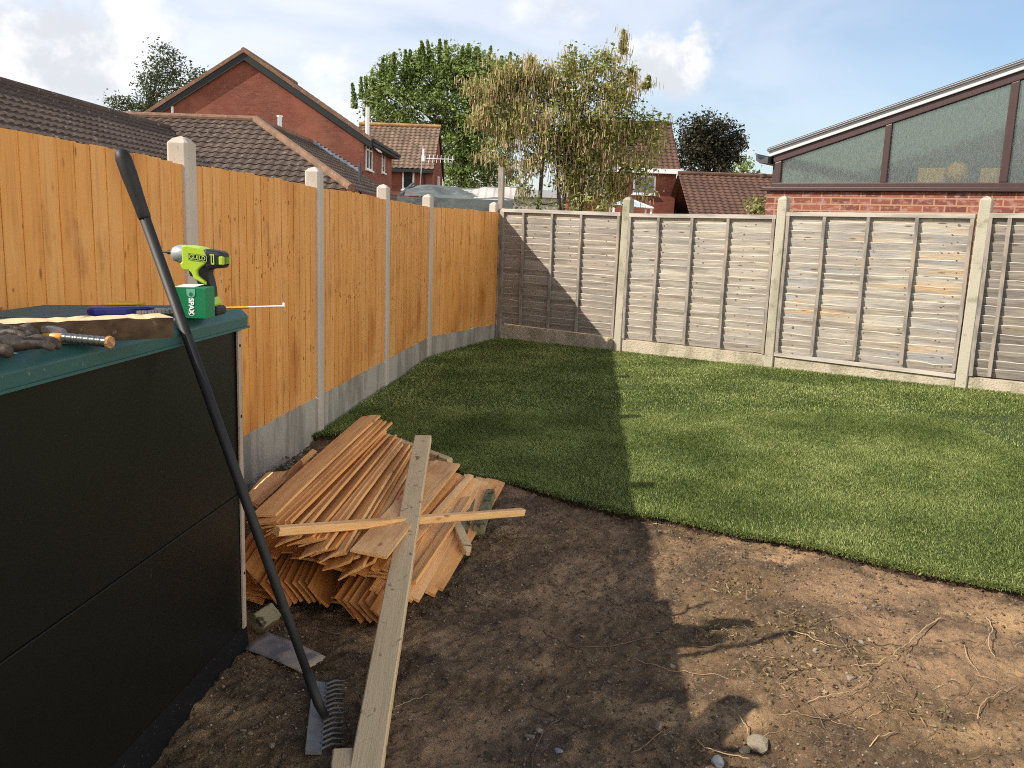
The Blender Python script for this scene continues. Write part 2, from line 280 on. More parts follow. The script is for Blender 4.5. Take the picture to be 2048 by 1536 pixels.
m_boxg = M('green_carton', (.008, .17, .065), .45, [dict(s=10, d=3, r=(.5, .8), c=(.012, .2, .08))])
m_carton = M('pale_carton', (.62, .60, .55), .7)
m_wht = M('white_print', (.8, .8, .8), .6)
m_limep = M('lime_print', (.45, .6, .12), .5)
m_blue = M('navy_plastic', (.012, .02, .20), .35, spec=.5)
m_yel = M('yellow_plastic', (.75, .40, .03), .4)
m_paper = M('printed_card_sleeve', (.50, .44, .36), .6, [dict(t='wave', s=30, v=(1, 0, 0), dist=8, r=(.7, .9), c=(.05, .06, .2), a=.7)])
m_tapey = M('tape_yellow', (.85, .45, .03), .4)
m_glove = M('dark_leather', (.028, .021, .016), .6, [dict(s=18, d=5, r=(.45, .65), c=(.075, .055, .04), a=.8)], [dict(s=40, d=5, st=.8, h=.006)])
m_hamy = M('orange_handle_plastic', (.80, .34, .05), .4, [dict(s=25, d=4, r=(.55, .65), c=(.45, .2, .05), a=.6)])
m_grip = M('ribbed_grey_grip', (.05, .055, .05), .3, spec=.6)
m_cork = M('worn_handle_end', (.45, .25, .10), .8, [dict(s=60, d=3, r=(.4, .6), c=(.25, .13, .05))])

# conservatory glass (obscured) and translucent roof sheet
def glassmat(name):
    mt = bpy.data.materials.new(name); mt.use_nodes = True; nt = mt.node_tree; N = nt.nodes; L = nt.links; N.clear()
    o = N.new('ShaderNodeOutputMaterial'); t = N.new('ShaderNodeTexCoord'); mp = N.new('ShaderNodeVectorMath'); mp.operation = 'MULTIPLY'; mp.inputs[1].default_value = (110, 110, 14)
    L.new(t.outputs['Object'], mp.inputs[0]); nz = N.new('ShaderNodeTexNoise'); nz.inputs['Scale'].default_value = 1; nz.inputs['Detail'].default_value = 3; L.new(mp.outputs[0], nz.inputs['Vector'])
    b = N.new('ShaderNodeBump'); b.inputs['Strength'].default_value = .6; b.inputs['Distance'].default_value = .01; L.new(nz.outputs['Fac'], b.inputs['Height'])
    rf = N.new('ShaderNodeBsdfRefraction'); rf.inputs['IOR'].default_value = 1.12; rf.inputs['Roughness'].default_value = .06; rf.inputs['Color'].default_value = (.86, .92, .86, 1); L.new(b.outputs[0], rf.inputs['Normal'])
    gl = N.new('ShaderNodeBsdfGlossy'); gl.inputs['Roughness'].default_value = .14; L.new(b.outputs[0], gl.inputs['Normal'])
    df = N.new('ShaderNodeBsdfDiffuse'); df.inputs[0].default_value = (.30, .35, .33, 1); L.new(b.outputs[0], df.inputs['Normal'])
    m1 = N.new('ShaderNodeMixShader'); m1.inputs[0].default_value = .12; L.new(rf.outputs[0], m1.inputs[1]); L.new(gl.outputs[0], m1.inputs[2])
    m2 = N.new('ShaderNodeMixShader'); st = N.new('ShaderNodeMapRange'); L.new(nz.outputs['Fac'], st.inputs[0]); st.inputs[1].default_value = .35; st.inputs[2].default_value = .7; st.inputs[3].default_value = .03; st.inputs[4].default_value = .16; L.new(st.outputs[0], m2.inputs[0]); L.new(m1.outputs[0], m2.inputs[1]); L.new(df.outputs[0], m2.inputs[2]); L.new(m2.outputs[0], o.inputs[0]); return mt
m_obsc = glassmat('obscured_glass')
def polymat():
    mt = bpy.data.materials.new('translucent_roof_sheet'); mt.use_nodes = True; nt = mt.node_tree; N = nt.nodes; L = nt.links; N.clear()
    o = N.new('ShaderNodeOutputMaterial'); t = N.new('ShaderNodeBsdfTranslucent'); t.inputs[0].default_value = (.30, .34, .29, 1); d = N.new('ShaderNodeBsdfDiffuse'); d.inputs[0].default_value = (.4, .43, .41, 1)
    m1 = N.new('ShaderNodeMixShader'); m1.inputs[0].default_value = .2; L.new(t.outputs[0], m1.inputs[1]); L.new(d.outputs[0], m1.inputs[2]); L.new(m1.outputs[0], o.inputs[0]); return mt
m_poly = polymat()

# ------------------------------------------------------------------ object helpers
def tag(o, label=None, cat=None, group=None, kind=None, category=None):
    cat = cat or category
    for k, v in (('label', label), ('category', cat), ('group', group), ('kind', kind)):
        if v: o[k] = v
    return o
def empty(name, loc=(0, 0, 0), rz=0, **k):
    o = bpy.data.objects.new(name, None); COL.objects.link(o); o.location = loc; o.rotation_euler = (0, 0, rz); o.empty_display_size = .1
    return tag(o, **k)
class MB:
    def __init__(s): s.v = []; s.f = []; s.mi = []
    def add(s, vs, fs, mi=0):
        b = len(s.v); s.v += [tuple(v) for v in vs]; s.f += [tuple(i+b for i in f) for f in fs]; s.mi += [mi]*len(fs); return s
    def box(s, lo, hi, mi=0):
        x0, y0, z0 = lo; x1, y1, z1 = hi
        return s.add([(x0,y0,z0),(x1,y0,z0),(x1,y1,z0),(x0,y1,z0),(x0,y0,z1),(x1,y0,z1),(x1,y1,z1),(x0,y1,z1)],
                     [(0,3,2,1),(4,5,6,7),(0,1,5,4),(1,2,6,5),(2,3,7,6),(3,0,4,7)], mi)
    def hexa(s, p, mi=0):   # bottom 4 ccw, top 4 ccw
        return s.add(p, [(0,3,2,1),(4,5,6,7),(0,1,5,4),(1,2,6,5),(2,3,7,6),(3,0,4,7)], mi)
    def prism(s, poly, a, b, mi=0, ax='y'):   # poly in (u,v); extruded along ax from a to b
        n = len(poly)
        def P(u, v, w): return {'y': (u, w, v), 'x': (w, u, v), 'z': (u, v, w)}[ax]
        vs = [P(u, v, a) for u, v in poly]+[P(u, v, b) for u, v in poly]
        return s.add(vs, [tuple(range(n))[::-1], tuple(range(n, 2*n))]+[(i, (i+1) % n, n+(i+1) % n, n+i) for i in range(n)], mi)
    def tube(s, pts, rad, n=8, mi=0, cap=True, squash=1):
        pts = [Vector(p) for p in pts]; rr = rad if hasattr(rad, '__len__') else [rad]*len(pts); b = len(s.v); ref = Vector((.31, .17, .93))
        for i, p in enumerate(pts):
            d = (pts[min(i+1, len(pts)-1)]-pts[max(i-1, 0)]).normalized(); u = d.cross(ref)
            if u.length < .05: u = d.cross(Vector((1, 0, 0)))
            u.normalize(); w = d.cross(u)
            for k in range(n):
                a = 2*math.pi*k/n; q = p+(u*math.cos(a)+w*math.sin(a)*squash)*rr[i]; s.v.append(tuple(q))
        for i in range(len(pts)-1):
            for k in range(n):
                s.f.append((b+i*n+k, b+i*n+(k+1) % n, b+(i+1)*n+(k+1) % n, b+(i+1)*n+k)); s.mi.append(mi)
        if cap:
            s.f.append(tuple(b+k for k in range(n))[::-1]); s.f.append(tuple(b+(len(pts)-1)*n+k for k in range(n))); s.mi += [mi, mi]
        return s
    def build(s, name, mat, parent=None, smooth=False, bevel=0, **k):
        me = bpy.data.meshes.new(name); me.from_pydata(s.v, [], s.f)
        for q in (mat if isinstance(mat, (list, tuple)) else [mat]): me.materials.append(q)
        me.polygons.foreach_set('material_index', s.mi)
        if smooth: me.polygons.foreach_set('use_smooth', [True]*len(s.f))
        me.update(); o = bpy.data.objects.new(name, me); COL.objects.link(o)
        if parent: o.parent = parent
        if bevel:
            b = o.modifiers.new('b', 'BEVEL'); b.width = bevel; b.segments = 2; b.limit_method = 'ANGLE'; b.angle_limit = R(40)
        return tag(o, **k)
def npmesh(name, V, F, mat, parent=None, smooth=False, **k):   # V (n,3), F (m,c) all same size
    me = bpy.data.meshes.new(name); n, (mm, c) = len(V), F.shape
    me.vertices.add(n); me.vertices.foreach_set('co', V.astype(np.float32).ravel())
    me.loops.add(mm*c); me.loops.foreach_set('vertex_index', F.astype(np.int32).ravel())
    me.polygons.add(mm); me.polygons.foreach_set('loop_start', np.arange(0, mm*c, c, dtype=np.int32)); me.polygons.foreach_set('loop_total', np.full(mm, c, dtype=np.int32))
    if smooth: me.polygons.foreach_set('use_smooth', np.ones(mm, dtype=bool))
    me.materials.append(mat); me.update(calc_edges=True)
    o = bpy.data.objects.new(name, me); COL.objects.link(o)
    if parent: o.parent = parent
    return tag(o, **k)
def vnoise(x, y, seed=0):
    g = np.random.default_rng(seed).random((256, 256)); xi = np.floor(x).astype(int); yi = np.floor(y).astype(int); fx = x-xi; fy = y-yi
    fx = fx*fx*(3-2*fx); fy = fy*fy*(3-2*fy); a = g[xi % 256, yi % 256]; b = g[(xi+1) % 256, yi % 256]; c = g[xi % 256, (yi+1) % 256]; d = g[(xi+1) % 256, (yi+1) % 256]
    return (a*(1-fx)+b*fx)*(1-fy)+(c*(1-fx)+d*fx)*fy-.5
def fbm(x, y, s, o=5, seed=0, g=.5):
    r = 0; a = 1
    for i in range(o): r = r+a*vnoise(x*s+13*i, y*s+7*i, seed+i); s *= 2; a *= g
    return r

# ------------------------------------------------------------------ fence lines
A1, A2, BB = .1052, .4028, .6481
S = 1.94
d1 = Vector((math.sin(A1), math.cos(A1), 0)); d2 = Vector((math.sin(A2), math.cos(A2), 0)); db = Vector((math.cos(BB), -math.sin(BB), 0))
J1 = Vector((-1.619, 4.388, 0))
J = {k: J1+d1*S*(k-1) for k in (-1, 0, 1, 2, 3)}; J[4] = J[3]+d1*2.0; J[5] = J[4]+d2*S
ZT = {-1: 1.85, 0: 1.83, 1: 1.806, 2: 1.785, 3: 1.764, 4: 1.742, 5: 1.733}
B = [J[5]+db*S*k for k in range(6)]
nb = Vector((math.sin(BB), math.cos(BB), 0))

# ------------------------------------------------------------------ ground
def inpoly(x, y, poly):
    c = np.zeros(x.shape, bool); n = len(poly)
    for i in range(n):
        x1, y1 = poly[i]; x2, y2 = poly[(i+1) % n]
        t = ((y1 > y) != (y2 > y)) & (x < (x2-x1)*(y-y1)/(y2-y1+1e-12)+x1); c ^= t
    return c
def gzn(x): return .026*np.maximum(x+.8, 0)
edge_px = [(632, 878), (700, 872), (760, 878), (830, 905), (900, 930), (945, 958), (1030, 970), (1100, 990), (1240, 1030), (1330, 1042), (1480, 1078), (1600, 1095), (1700, 1120), (1850, 1155), (1960, 1178), (2048, 1194), (2200, 1226), (2500, 1300)]
EDGE = [(p.x, p.y) for p in (gr(*q) for q in edge_px)]
lawn_poly = EDGE+[(8.5, 5.6)]+[(B[0].x+.03+.02, B[0].y-.06)]+[(J[4].x+.03, J[4].y), (J[3].x+.03, J[3].y), (J[2].x+.03, J[2].y)]
lawn_poly = EDGE+[((B[4]+db*1.0).x, (B[4]+db*1.0).y), (J[5].x+.02, J[5].y-.04), (J[4].x+.035, J[4].y), (J[3].x+.03, J[3].y), (J[2].x+.03, J[2].y)]
# far ground + soil bed displaced
def soil_h(x, y):
    h = .045*fbm(x, y, 1.1, 3, 3)+.022*fbm(x, y, 4.5, 4, 9)+.026*np.abs(fbm(x, y, 13, 4, 21))+.009*fbm(x, y, 45, 2, 33)
    return gzn(x)+h*1.0-.018
def grid(x0, x1, y0, y1, st):
    xs = np.arange(x0, x1+st/2, st); ys = np.arange(y0, y1+st/2, st); X, Y = np.meshgrid(xs, ys, indexing='ij'); return X, Y
def gridfaces(nx, ny):
    i, j = np.meshgrid(np.arange(nx-1), np.arange(ny-1), indexing='ij'); a = (i*ny+j).ravel(); return np.stack([a, a+ny, a+ny+1, a+1], 1)
X, Y = grid(-2.0, 3.4, 1.7, 7.0, .0125); Z = soil_h(X, Y)
lw = inpoly(X, Y, lawn_poly); 
# sink under the turf
Z = np.where(lw, np.minimum(Z, gzn(X)-.02), Z)
npmesh('soil', np.stack([X.ravel(), Y.ravel(), Z.ravel()], 1), gridfaces(*X.shape), m_soil, smooth=True, kind='structure')
gm = MB(); Q = 500
for a, b, c, d in ((-Q, -2.0, -Q, Q), (3.4, Q, -Q, Q), (-2.0, 3.4, -Q, 1.7), (-2.0, 3.4, 7.0, Q)): gm.add([(a, c, -.03), (b, c, -.03), (b, d, -.03), (a, d, -.03)], [(0, 1, 2, 3)])
gm.build('ground', m_soil, kind='structure')

# lawn slab
X, Y = grid(-1.7, 8.5, 2.4, 12.6, .04); ins = inpoly(X, Y, lawn_poly)
def lawn_h(x, y): return gzn(x)+.030+.012*fbm(x, y, .8, 3, 5)+.007*fbm(x, y, 3, 3, 6)
Z = lawn_h(X, Y); F = gridfaces(*X.shape); keep = ins.ravel()[F].all(1)
npmesh('lawn', np.stack([X.ravel(), Y.ravel(), Z.ravel()], 1), F[keep], m_turf, smooth=True, kind='structure')
# turf edge: a cut side following the front edge and reaching in under the blades
eb = MB(); pts = []
for i in range(len(EDGE)-1):
    a = np.array(EDGE[i]); b = np.array(EDGE[i+1]); n = max(2, int(np.linalg.norm(b-a)/.03))
    for k in range(n): pts.append(a+(b-a)*k/n)
pts = np.array(pts); nrm = np.array([.25, .97])
wob = .008*fbm(pts[:, 0], pts[:, 1], 6, 3, 41)+.01*fbm(pts[:, 0], pts[:, 1], 25, 2, 42)
pf = pts+nrm[None]*wob[:, None]; hz = lawn_h(pf[:, 0], pf[:, 1]); b0 = gzn(pf[:, 0])-.05
V = []; n = len(pf)
for k in range(n):
    x, y = pf[k]; V += [(x-.012, y-.012, b0[k]), (x, y, hz[k]-.006), (x+nrm[0]*.1, y+nrm[1]*.1, hz[k]+.001)]
Fq = []
for k in range(n-1):
    for j in range(2): Fq.append((3*k+j, 3*(k+1)+j, 3*(k+1)+j+1, 3*k+j+1))
npmesh('turf_edge', np.array(V), np.array(Fq), m_turfedge, smooth=True, kind='structure')

# grass blades
def blades(n, poly, xr, yr, w, h, name, seed, dens=None, label=None):
    g = np.random.default_rng(seed); x = g.uniform(*xr, n); y = g.uniform(*yr, n); k = inpoly(x, y, poly)
    if dens is not None: k &= g.random(n) < dens(x, y)
    x = x[k]; y = y[k]; n = len(x); z = lawn_h(x, y)-.004
    seam = np.zeros(n)
    hh = h*(.55+.75*g.random(n))*(1+.5*fbm(x, y, 5, 3, 61)); ww = w*(.6+.8*g.random(n)); an = g.uniform(0, 2*np.pi, n)
    la = g.uniform(0, 2*np.pi, n)*.75+1.6*fbm(x, y, 4.0, 3, 77)+.6; ln = hh*(.35+.9*g.random(n))
    ux, uy = np.cos(an)*ww/2, np.sin(an)*ww/2; lx, ly = np.cos(la)*ln, np.sin(la)*ln
    P = np.empty((n, 5, 3))
    P[:, 0] = np.stack([x-ux, y-uy, z], 1); P[:, 1] = np.stack([x+ux, y+uy, z], 1)
    mx, my, mz = x+lx*.35, y+ly*.35, z+hh*.6
    P[:, 2] = np.stack([mx+ux*.8, my+uy*.8, mz], 1); P[:, 3] = np.stack([mx-ux*.8, my-uy*.8, mz], 1)
    P[:, 4] = np.stack([x+lx, y+ly, z+hh], 1)
    b = np.arange(n)[:, None]*5
    F = np.concatenate([b+np.array([[0, 1, 2]]), b+np.array([[0, 2, 3]]), b+np.array([[3, 2, 4]])])
    return P.reshape(-1, 3), F
m_blade = leafmat('grass_blade', (.055, .085, .016), (.15, .20, .042), (.38, .42, .14), .3, .5)
SEAMS = [[gr(*q) for q in l] for l in ([(1995, 795), (1940, 870), (1830, 945), (1735, 1020)], [(1640, 752), (1560, 800), (1480, 838), (1370, 880), (1290, 912)], [(1200, 700), (1150, 745), (1080, 800)])]
def seamd(x, y):
    # joints between turf rolls: ragged narrow gaps with few blades
    d = np.full(x.shape, 9.); wx = x+.02*fbm(x, y, 5, 2, 91); wy = y+.02*fbm(x, y, 5, 2, 92)
    for l in SEAMS:
        for a, b in zip(l[:-1], l[1:]):
            vx, vy = b.x-a.x, b.y-a.y; t = np.clip(((wx-a.x)*vx+(wy-a.y)*vy)/(vx*vx+vy*vy), 0, 1); d = np.minimum(d, np.hypot(wx-a.x-t*vx, wy-a.y-t*vy))
    return np.where((d < .020+.02*fbm(x, y, 9, 3, 95)) & (fbm(x, y, 3.5, 3, 90) > -.05), .3, 1)
P1, F1 = blades(760000, lawn_poly, (-1.6, 3.6), (3.3, 7.2), .0036, .017, 'a', 1, lambda x, y: seamd(x, y)*np.clip(1.5-.13*(y-3.4), .2, 1))
P2, F2 = blades(430000, lawn_poly, (-1.6, 7.5), (7.2, 12.4), .0070, .018, 'b', 2, seamd)
P3, F3 = blades(80000, lawn_poly, (3.6, 7.5), (3.0, 7.2), .0055, .018, 'c', 3)
ex = pts[nr.integers(0, len(pts), 26000)]+nr.normal(0, .018, (26000, 2))+[0, .01]
def blades_at(x, y, w, h, seed):
    g = np.random.default_rng(seed); n = len(x); z = lawn_h(x, y)-.012; hh = h*(.4+.9*g.random(n)); ww = w*(.6+.8*g.random(n)); an = g.uniform(0, 6.28, n)
    lx = g.normal(0, .012, n)-.004; ly = g.normal(-.014, .012, n); ux, uy = np.cos(an)*ww/2, np.sin(an)*ww/2; P = np.empty((n, 5, 3))
    P[:, 0] = np.stack([x-ux, y-uy, z], 1); P[:, 1] = np.stack([x+ux, y+uy, z], 1); P[:, 2] = np.stack([x+lx*.4+ux, y+ly*.4+uy, z+hh*.7], 1); P[:, 3] = np.stack([x+lx*.4-ux, y+ly*.4-uy, z+hh*.7], 1); P[:, 4] = np.stack([x+lx, y+ly, z+hh*.75], 1)
    b = np.arange(n)[:, None]*5; return P.reshape(-1, 3), np.concatenate([b+np.array([[0, 1, 2]]), b+np.array([[0, 2, 3]]), b+np.array([[3, 2, 4]])])
P4, F4 = blades_at(ex[:, 0], ex[:, 1], .004, .022, 5)
o1 = len(P1); o2 = o1+len(P2); o3 = o2+len(P3)
npmesh('grass', np.concatenate([P1, P2, P3, P4]), np.concatenate([F1, F2+o1, F3+o2, F4+o3]), m_blade, label='short freshly laid green turf grass beside the bare soil', category='grass', kind='stuff')

# ------------------------------------------------------------------ fences
def post_mesh(mb, w, d0, d1_, z0, z1, ch=.012, cap=.035):
    # chamfered post: x -w/2..w/2, y from d0 (front) to d1_ (back)
    def ring(z, e=0):
        a, b, c, d = -w/2+e, w/2-e, d0+e, d1_-e; k = max(ch-e*.3, .001)
        return [(a+k, c, z), (b-k, c, z), (b, c+k, z), (b, d-k, z), (b-k, d, z), (a+k, d, z), (a, d-k, z), (a, c+k, z)]
    vs = ring(z0)+ring(z1-cap)+ring(z1-cap*.35, min(w, d1_-d0)*.22)+[(0, (d0+d1_)/2, z1)]
    fs = [tuple(range(8))[::-1]]
    for l in range(2): fs += [(l*8+k, l*8+(k+1) % 8, l*8+8+(k+1) % 8, l*8+8+k) for k in range(8)]
    fs += [(16+k, 16+(k+1) % 8, 24) for k in range(8)]
    mb.add(vs, fs)
def place(o, P, ang, z=0): o.location = (P.x, P.y, z); o.rotation_euler = (0, 0, ang)
# local frame: +x along the fence, -y towards the garden
LA1 = math.pi/2-A1; LA2 = math.pi/2-A2
post_labels = {-1: 'cream concrete post outside the frame, second nearest the camera', 0: 'cream concrete post just outside the frame, nearest the camera',
    1: 'tall cream concrete fence post right behind the lime green power tool', 2: 'cream concrete post by the far end of the orange board heap',
    3: 'cream concrete post third from the near end of the orange fence', 4: 'cream concrete post where the orange fence bends, before its last panel',
    5: 'cream concrete post ending the orange fence in the corner'}
ZP = {-1: 1.99, 0: 1.97, 1: 1.94, 2: 1.928, 3: 1.904, 4: 1.891, 5: 1.875}
for k in (0, 1, 2, 3, 4, 5):
    mb = MB(); post_mesh(mb, .11, -.03, .075, -.25, ZP[k]); o = mb.build('fence_post', m_conc_new, bevel=.003, label=post_labels[k], category='fence post', group='cream concrete posts of the orange fence')
    a = LA1 if k < 4 else (LA1+LA2)/2 if k == 4 else LA2
    P = J[k] if k != 5 else J[5]+d2*.0+Vector((-.05, .0, 0)); place(o, P, a); o.rotation_euler[0] = R(rng.uniform(-.3, .3)); o.rotation_euler[1] = R(rng.uniform(-.3, .3))
plab = {0: 'orange board fence panel wholly outside the frame', 1: 'orange vertical board fence panel behind the green storage box', 2: 'orange board fence panel behind the power tool and first post',
    3: 'orange vertical board panel beyond the board heap, third along', 4: 'narrow looking orange fence panel with dark knots, fourth along', 5: 'last orange vertical board fence panel, meeting the grey fence'}
def close_panel(k, La, zl, zr, P, ang, H=1.489):
    mb = MB(); n = 17; pitch = La/n; g = random.Random(k*5+1)
    for i in range(n):
        x0 = i*pitch-.012; x1 = x0+pitch+.024; f = (i+.5)/n; zt = zl+(zr-zl)*f; zt += .012*math.sin(math.pi*f)*(1 if k != 4 else .5)+g.uniform(-.004, .004); zb = zl+(zr-zl)*f-H+g.uniform(-.005, .005)
        x0 = max(x0, 0); x1 = min(x1, La); wv = [g.uniform(-.0012, .0012) for _ in range(6)]; m_ = 5; vs = []
        for j in range(m_+1):
            z = zb+(zt-zb)*j/m_; yy = wv[j]
            vs += [(x0, -.0088+yy, z), (x1, -.0045+yy, z), (x1, .002, z), (x0, -.006, z)]
        fs = [(3, 2, 1, 0), tuple(m_*4+q for q in range(4))]
        for j in range(m_):
            for q in range(4): fs.append((j*4+q, j*4+(q+1) % 4, j*4+4+(q+1) % 4, j*4+4+q))
        mb.add(vs, fs)
    kb = []
    for cz in range(9):
        cx0 = g.uniform(0, La); cz0 = g.uniform(.1, H-.1); wd = g.uniform(.12, .5)
        for _ in range(g.randint(4, 12)):
            x = cx0+g.gauss(0, wd*.5); 
            if not .03 < x < La-.03: continue
            i = int(x/pitch); u = min(max((x-(i*pitch-.012))/(pitch+.022), .1), .9); f = (i+.5)/n; z = zl+(zr-zl)*f-H+cz0+g.gauss(0, .035); r_ = g.choice((.004, .005, .006, .009)); 
            if z > zl+(zr-zl)*f-.03 or z < zl+(zr-zl)*f-H+.03: continue
            kb.append((x, -.0088+.0043*u-.0022, z, r_))
    for (x, y, z, r_) in kb: mb.add([(x+r_*.8*math.cos(a), y, z+r_*1.6*math.sin(a)) for a in [2*math.pi*u/8 for u in range(8)]], [tuple(range(8))], 1)
    root = empty('board_fence', (P.x, P.y, 0), ang, label=plab[k], category='fence panel', group='orange closeboard fence panels')
    mb.build('cladding', [m_orange, m_knoto], root)
    r = MB()
    for z in (.12, H/2, H-.15): r.box((0, .004, (zl+zr)/2-H+z-.03), (La, .034, (zl+zr)/2-H+z+.03))
    r.build('rail', m_timber, root)
    gb_ = MB(); gb_.hexa([(0, -.001, -.3), (La, -.001, -.3), (La, .05, -.3), (0, .05, -.3), (0, -.001, zl-H-.004), (La, -.001, zr-H-.004), (La, .05, zr-H+.02), (0, .05, zl-H+.02)]); o = gb_.build('gravel_board', m_gravelb, bevel=.004, label='grey concrete gravel board under the '+plab[k].replace('panel', 'panel,').replace(',,', ',')[:70], category='gravel board', group='gravel boards under the orange fence'); place(o, P, ang)
for k in (0, 1, 2, 3, 4, 5):
    a, b = J[k-1], J[k]; dd = (b-a).normalized(); La = (b-a).length-.11
    if k == 0: a = J[-1]; 
    z0_, z1_ = ZT[k-1], ZT[k]
    close_panel(k, La, z0_, z1_, a+dd*.055, math.atan2(dd.y, dd.x))
gl = {0: 'grey concrete gravel board wholly outside the frame', 1: 'concrete gravel board hidden behind the green storage box', 2: 'pale concrete gravel board behind the board heap and bare soil', 3: 'streaked concrete gravel board between the second and third cream posts',
      4: 'concrete gravel board between the third and fourth cream posts', 5: 'brownish stained gravel board at the corner end of the orange fence'}
for i, o in enumerate([o for o in COL.objects if o.name.startswith('gravel_board')]): o['label'] = gl[i]

# weathered fence (right)
rp_lab = ['grey concrete corner post', 'old concrete post at the edge of the long shadow, left of the grey fence', 'old concrete post below the left end of the conservatory', 'pitted pale concrete post nearest the right edge of view', 'old concrete post outside the frame', 'old concrete post outside the frame at far right']
for k in (1, 2, 3, 4):
    zt_ = [0, 1.965, 1.99, 2.004, 2.02, 2.03][k]; mb = MB(); post_mesh(mb, .105, -.045, .06, -.25, zt_, ch=.008, cap=.04)
    o = mb.build('fence_post', m_conc_old, bevel=.003, label=rp_lab[k], category='fence post', group='old concrete posts of the grey fence'); place(o, B[k], math.atan2(db.y, db.x)); o.rotation_euler[1] = R([0, .7, 0, .5, 0][k])
mb = MB(); post_mesh(mb, .10, -.05, .05, -.25, 1.80, ch=.01, cap=.03); o = mb.build('fence_post', m_batten, bevel=.004, label='slim dark grey post in the corner where both fences meet', category='fence post'); place(o, B[0]+Vector((.045, -.015, 0)), math.atan2(db.y, db.x))
pp = onY(1004, 335, 12.12); mb = MB(); mb.box((-.035, -.035, 0), (.035, .035, pp.z)); o = mb.build('timber_post', m_batten, bevel=.004, label='tall thin grey timber post standing behind the fence corner', category='post'); o.location = (pp.x+.02, 12.13, 0); o.rotation_euler = (0, R(-.6), R(-20))
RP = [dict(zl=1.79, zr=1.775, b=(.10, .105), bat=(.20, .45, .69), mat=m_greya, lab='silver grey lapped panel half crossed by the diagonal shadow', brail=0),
      dict(zl=1.765, zr=1.785, b=(.10, .13), bat=(.225, .46, .70), mat=m_grey, lab='pale grey lapped board fence panel in the middle, fully sunlit', brail=0),
      dict(zl=1.82, zr=1.835, b=(.165, .145), bat=(.225, .465, .72), mat=m_greyo, lab='wide lapped fence panel with orange knots and a bottom rail', brail=1),
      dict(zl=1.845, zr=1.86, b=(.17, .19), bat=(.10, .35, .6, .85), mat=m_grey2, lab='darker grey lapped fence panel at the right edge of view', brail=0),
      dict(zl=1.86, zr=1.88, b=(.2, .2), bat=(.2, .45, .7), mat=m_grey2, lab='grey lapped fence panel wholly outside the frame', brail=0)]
BOT = [.235, .252, .27, .295, .32, .34]
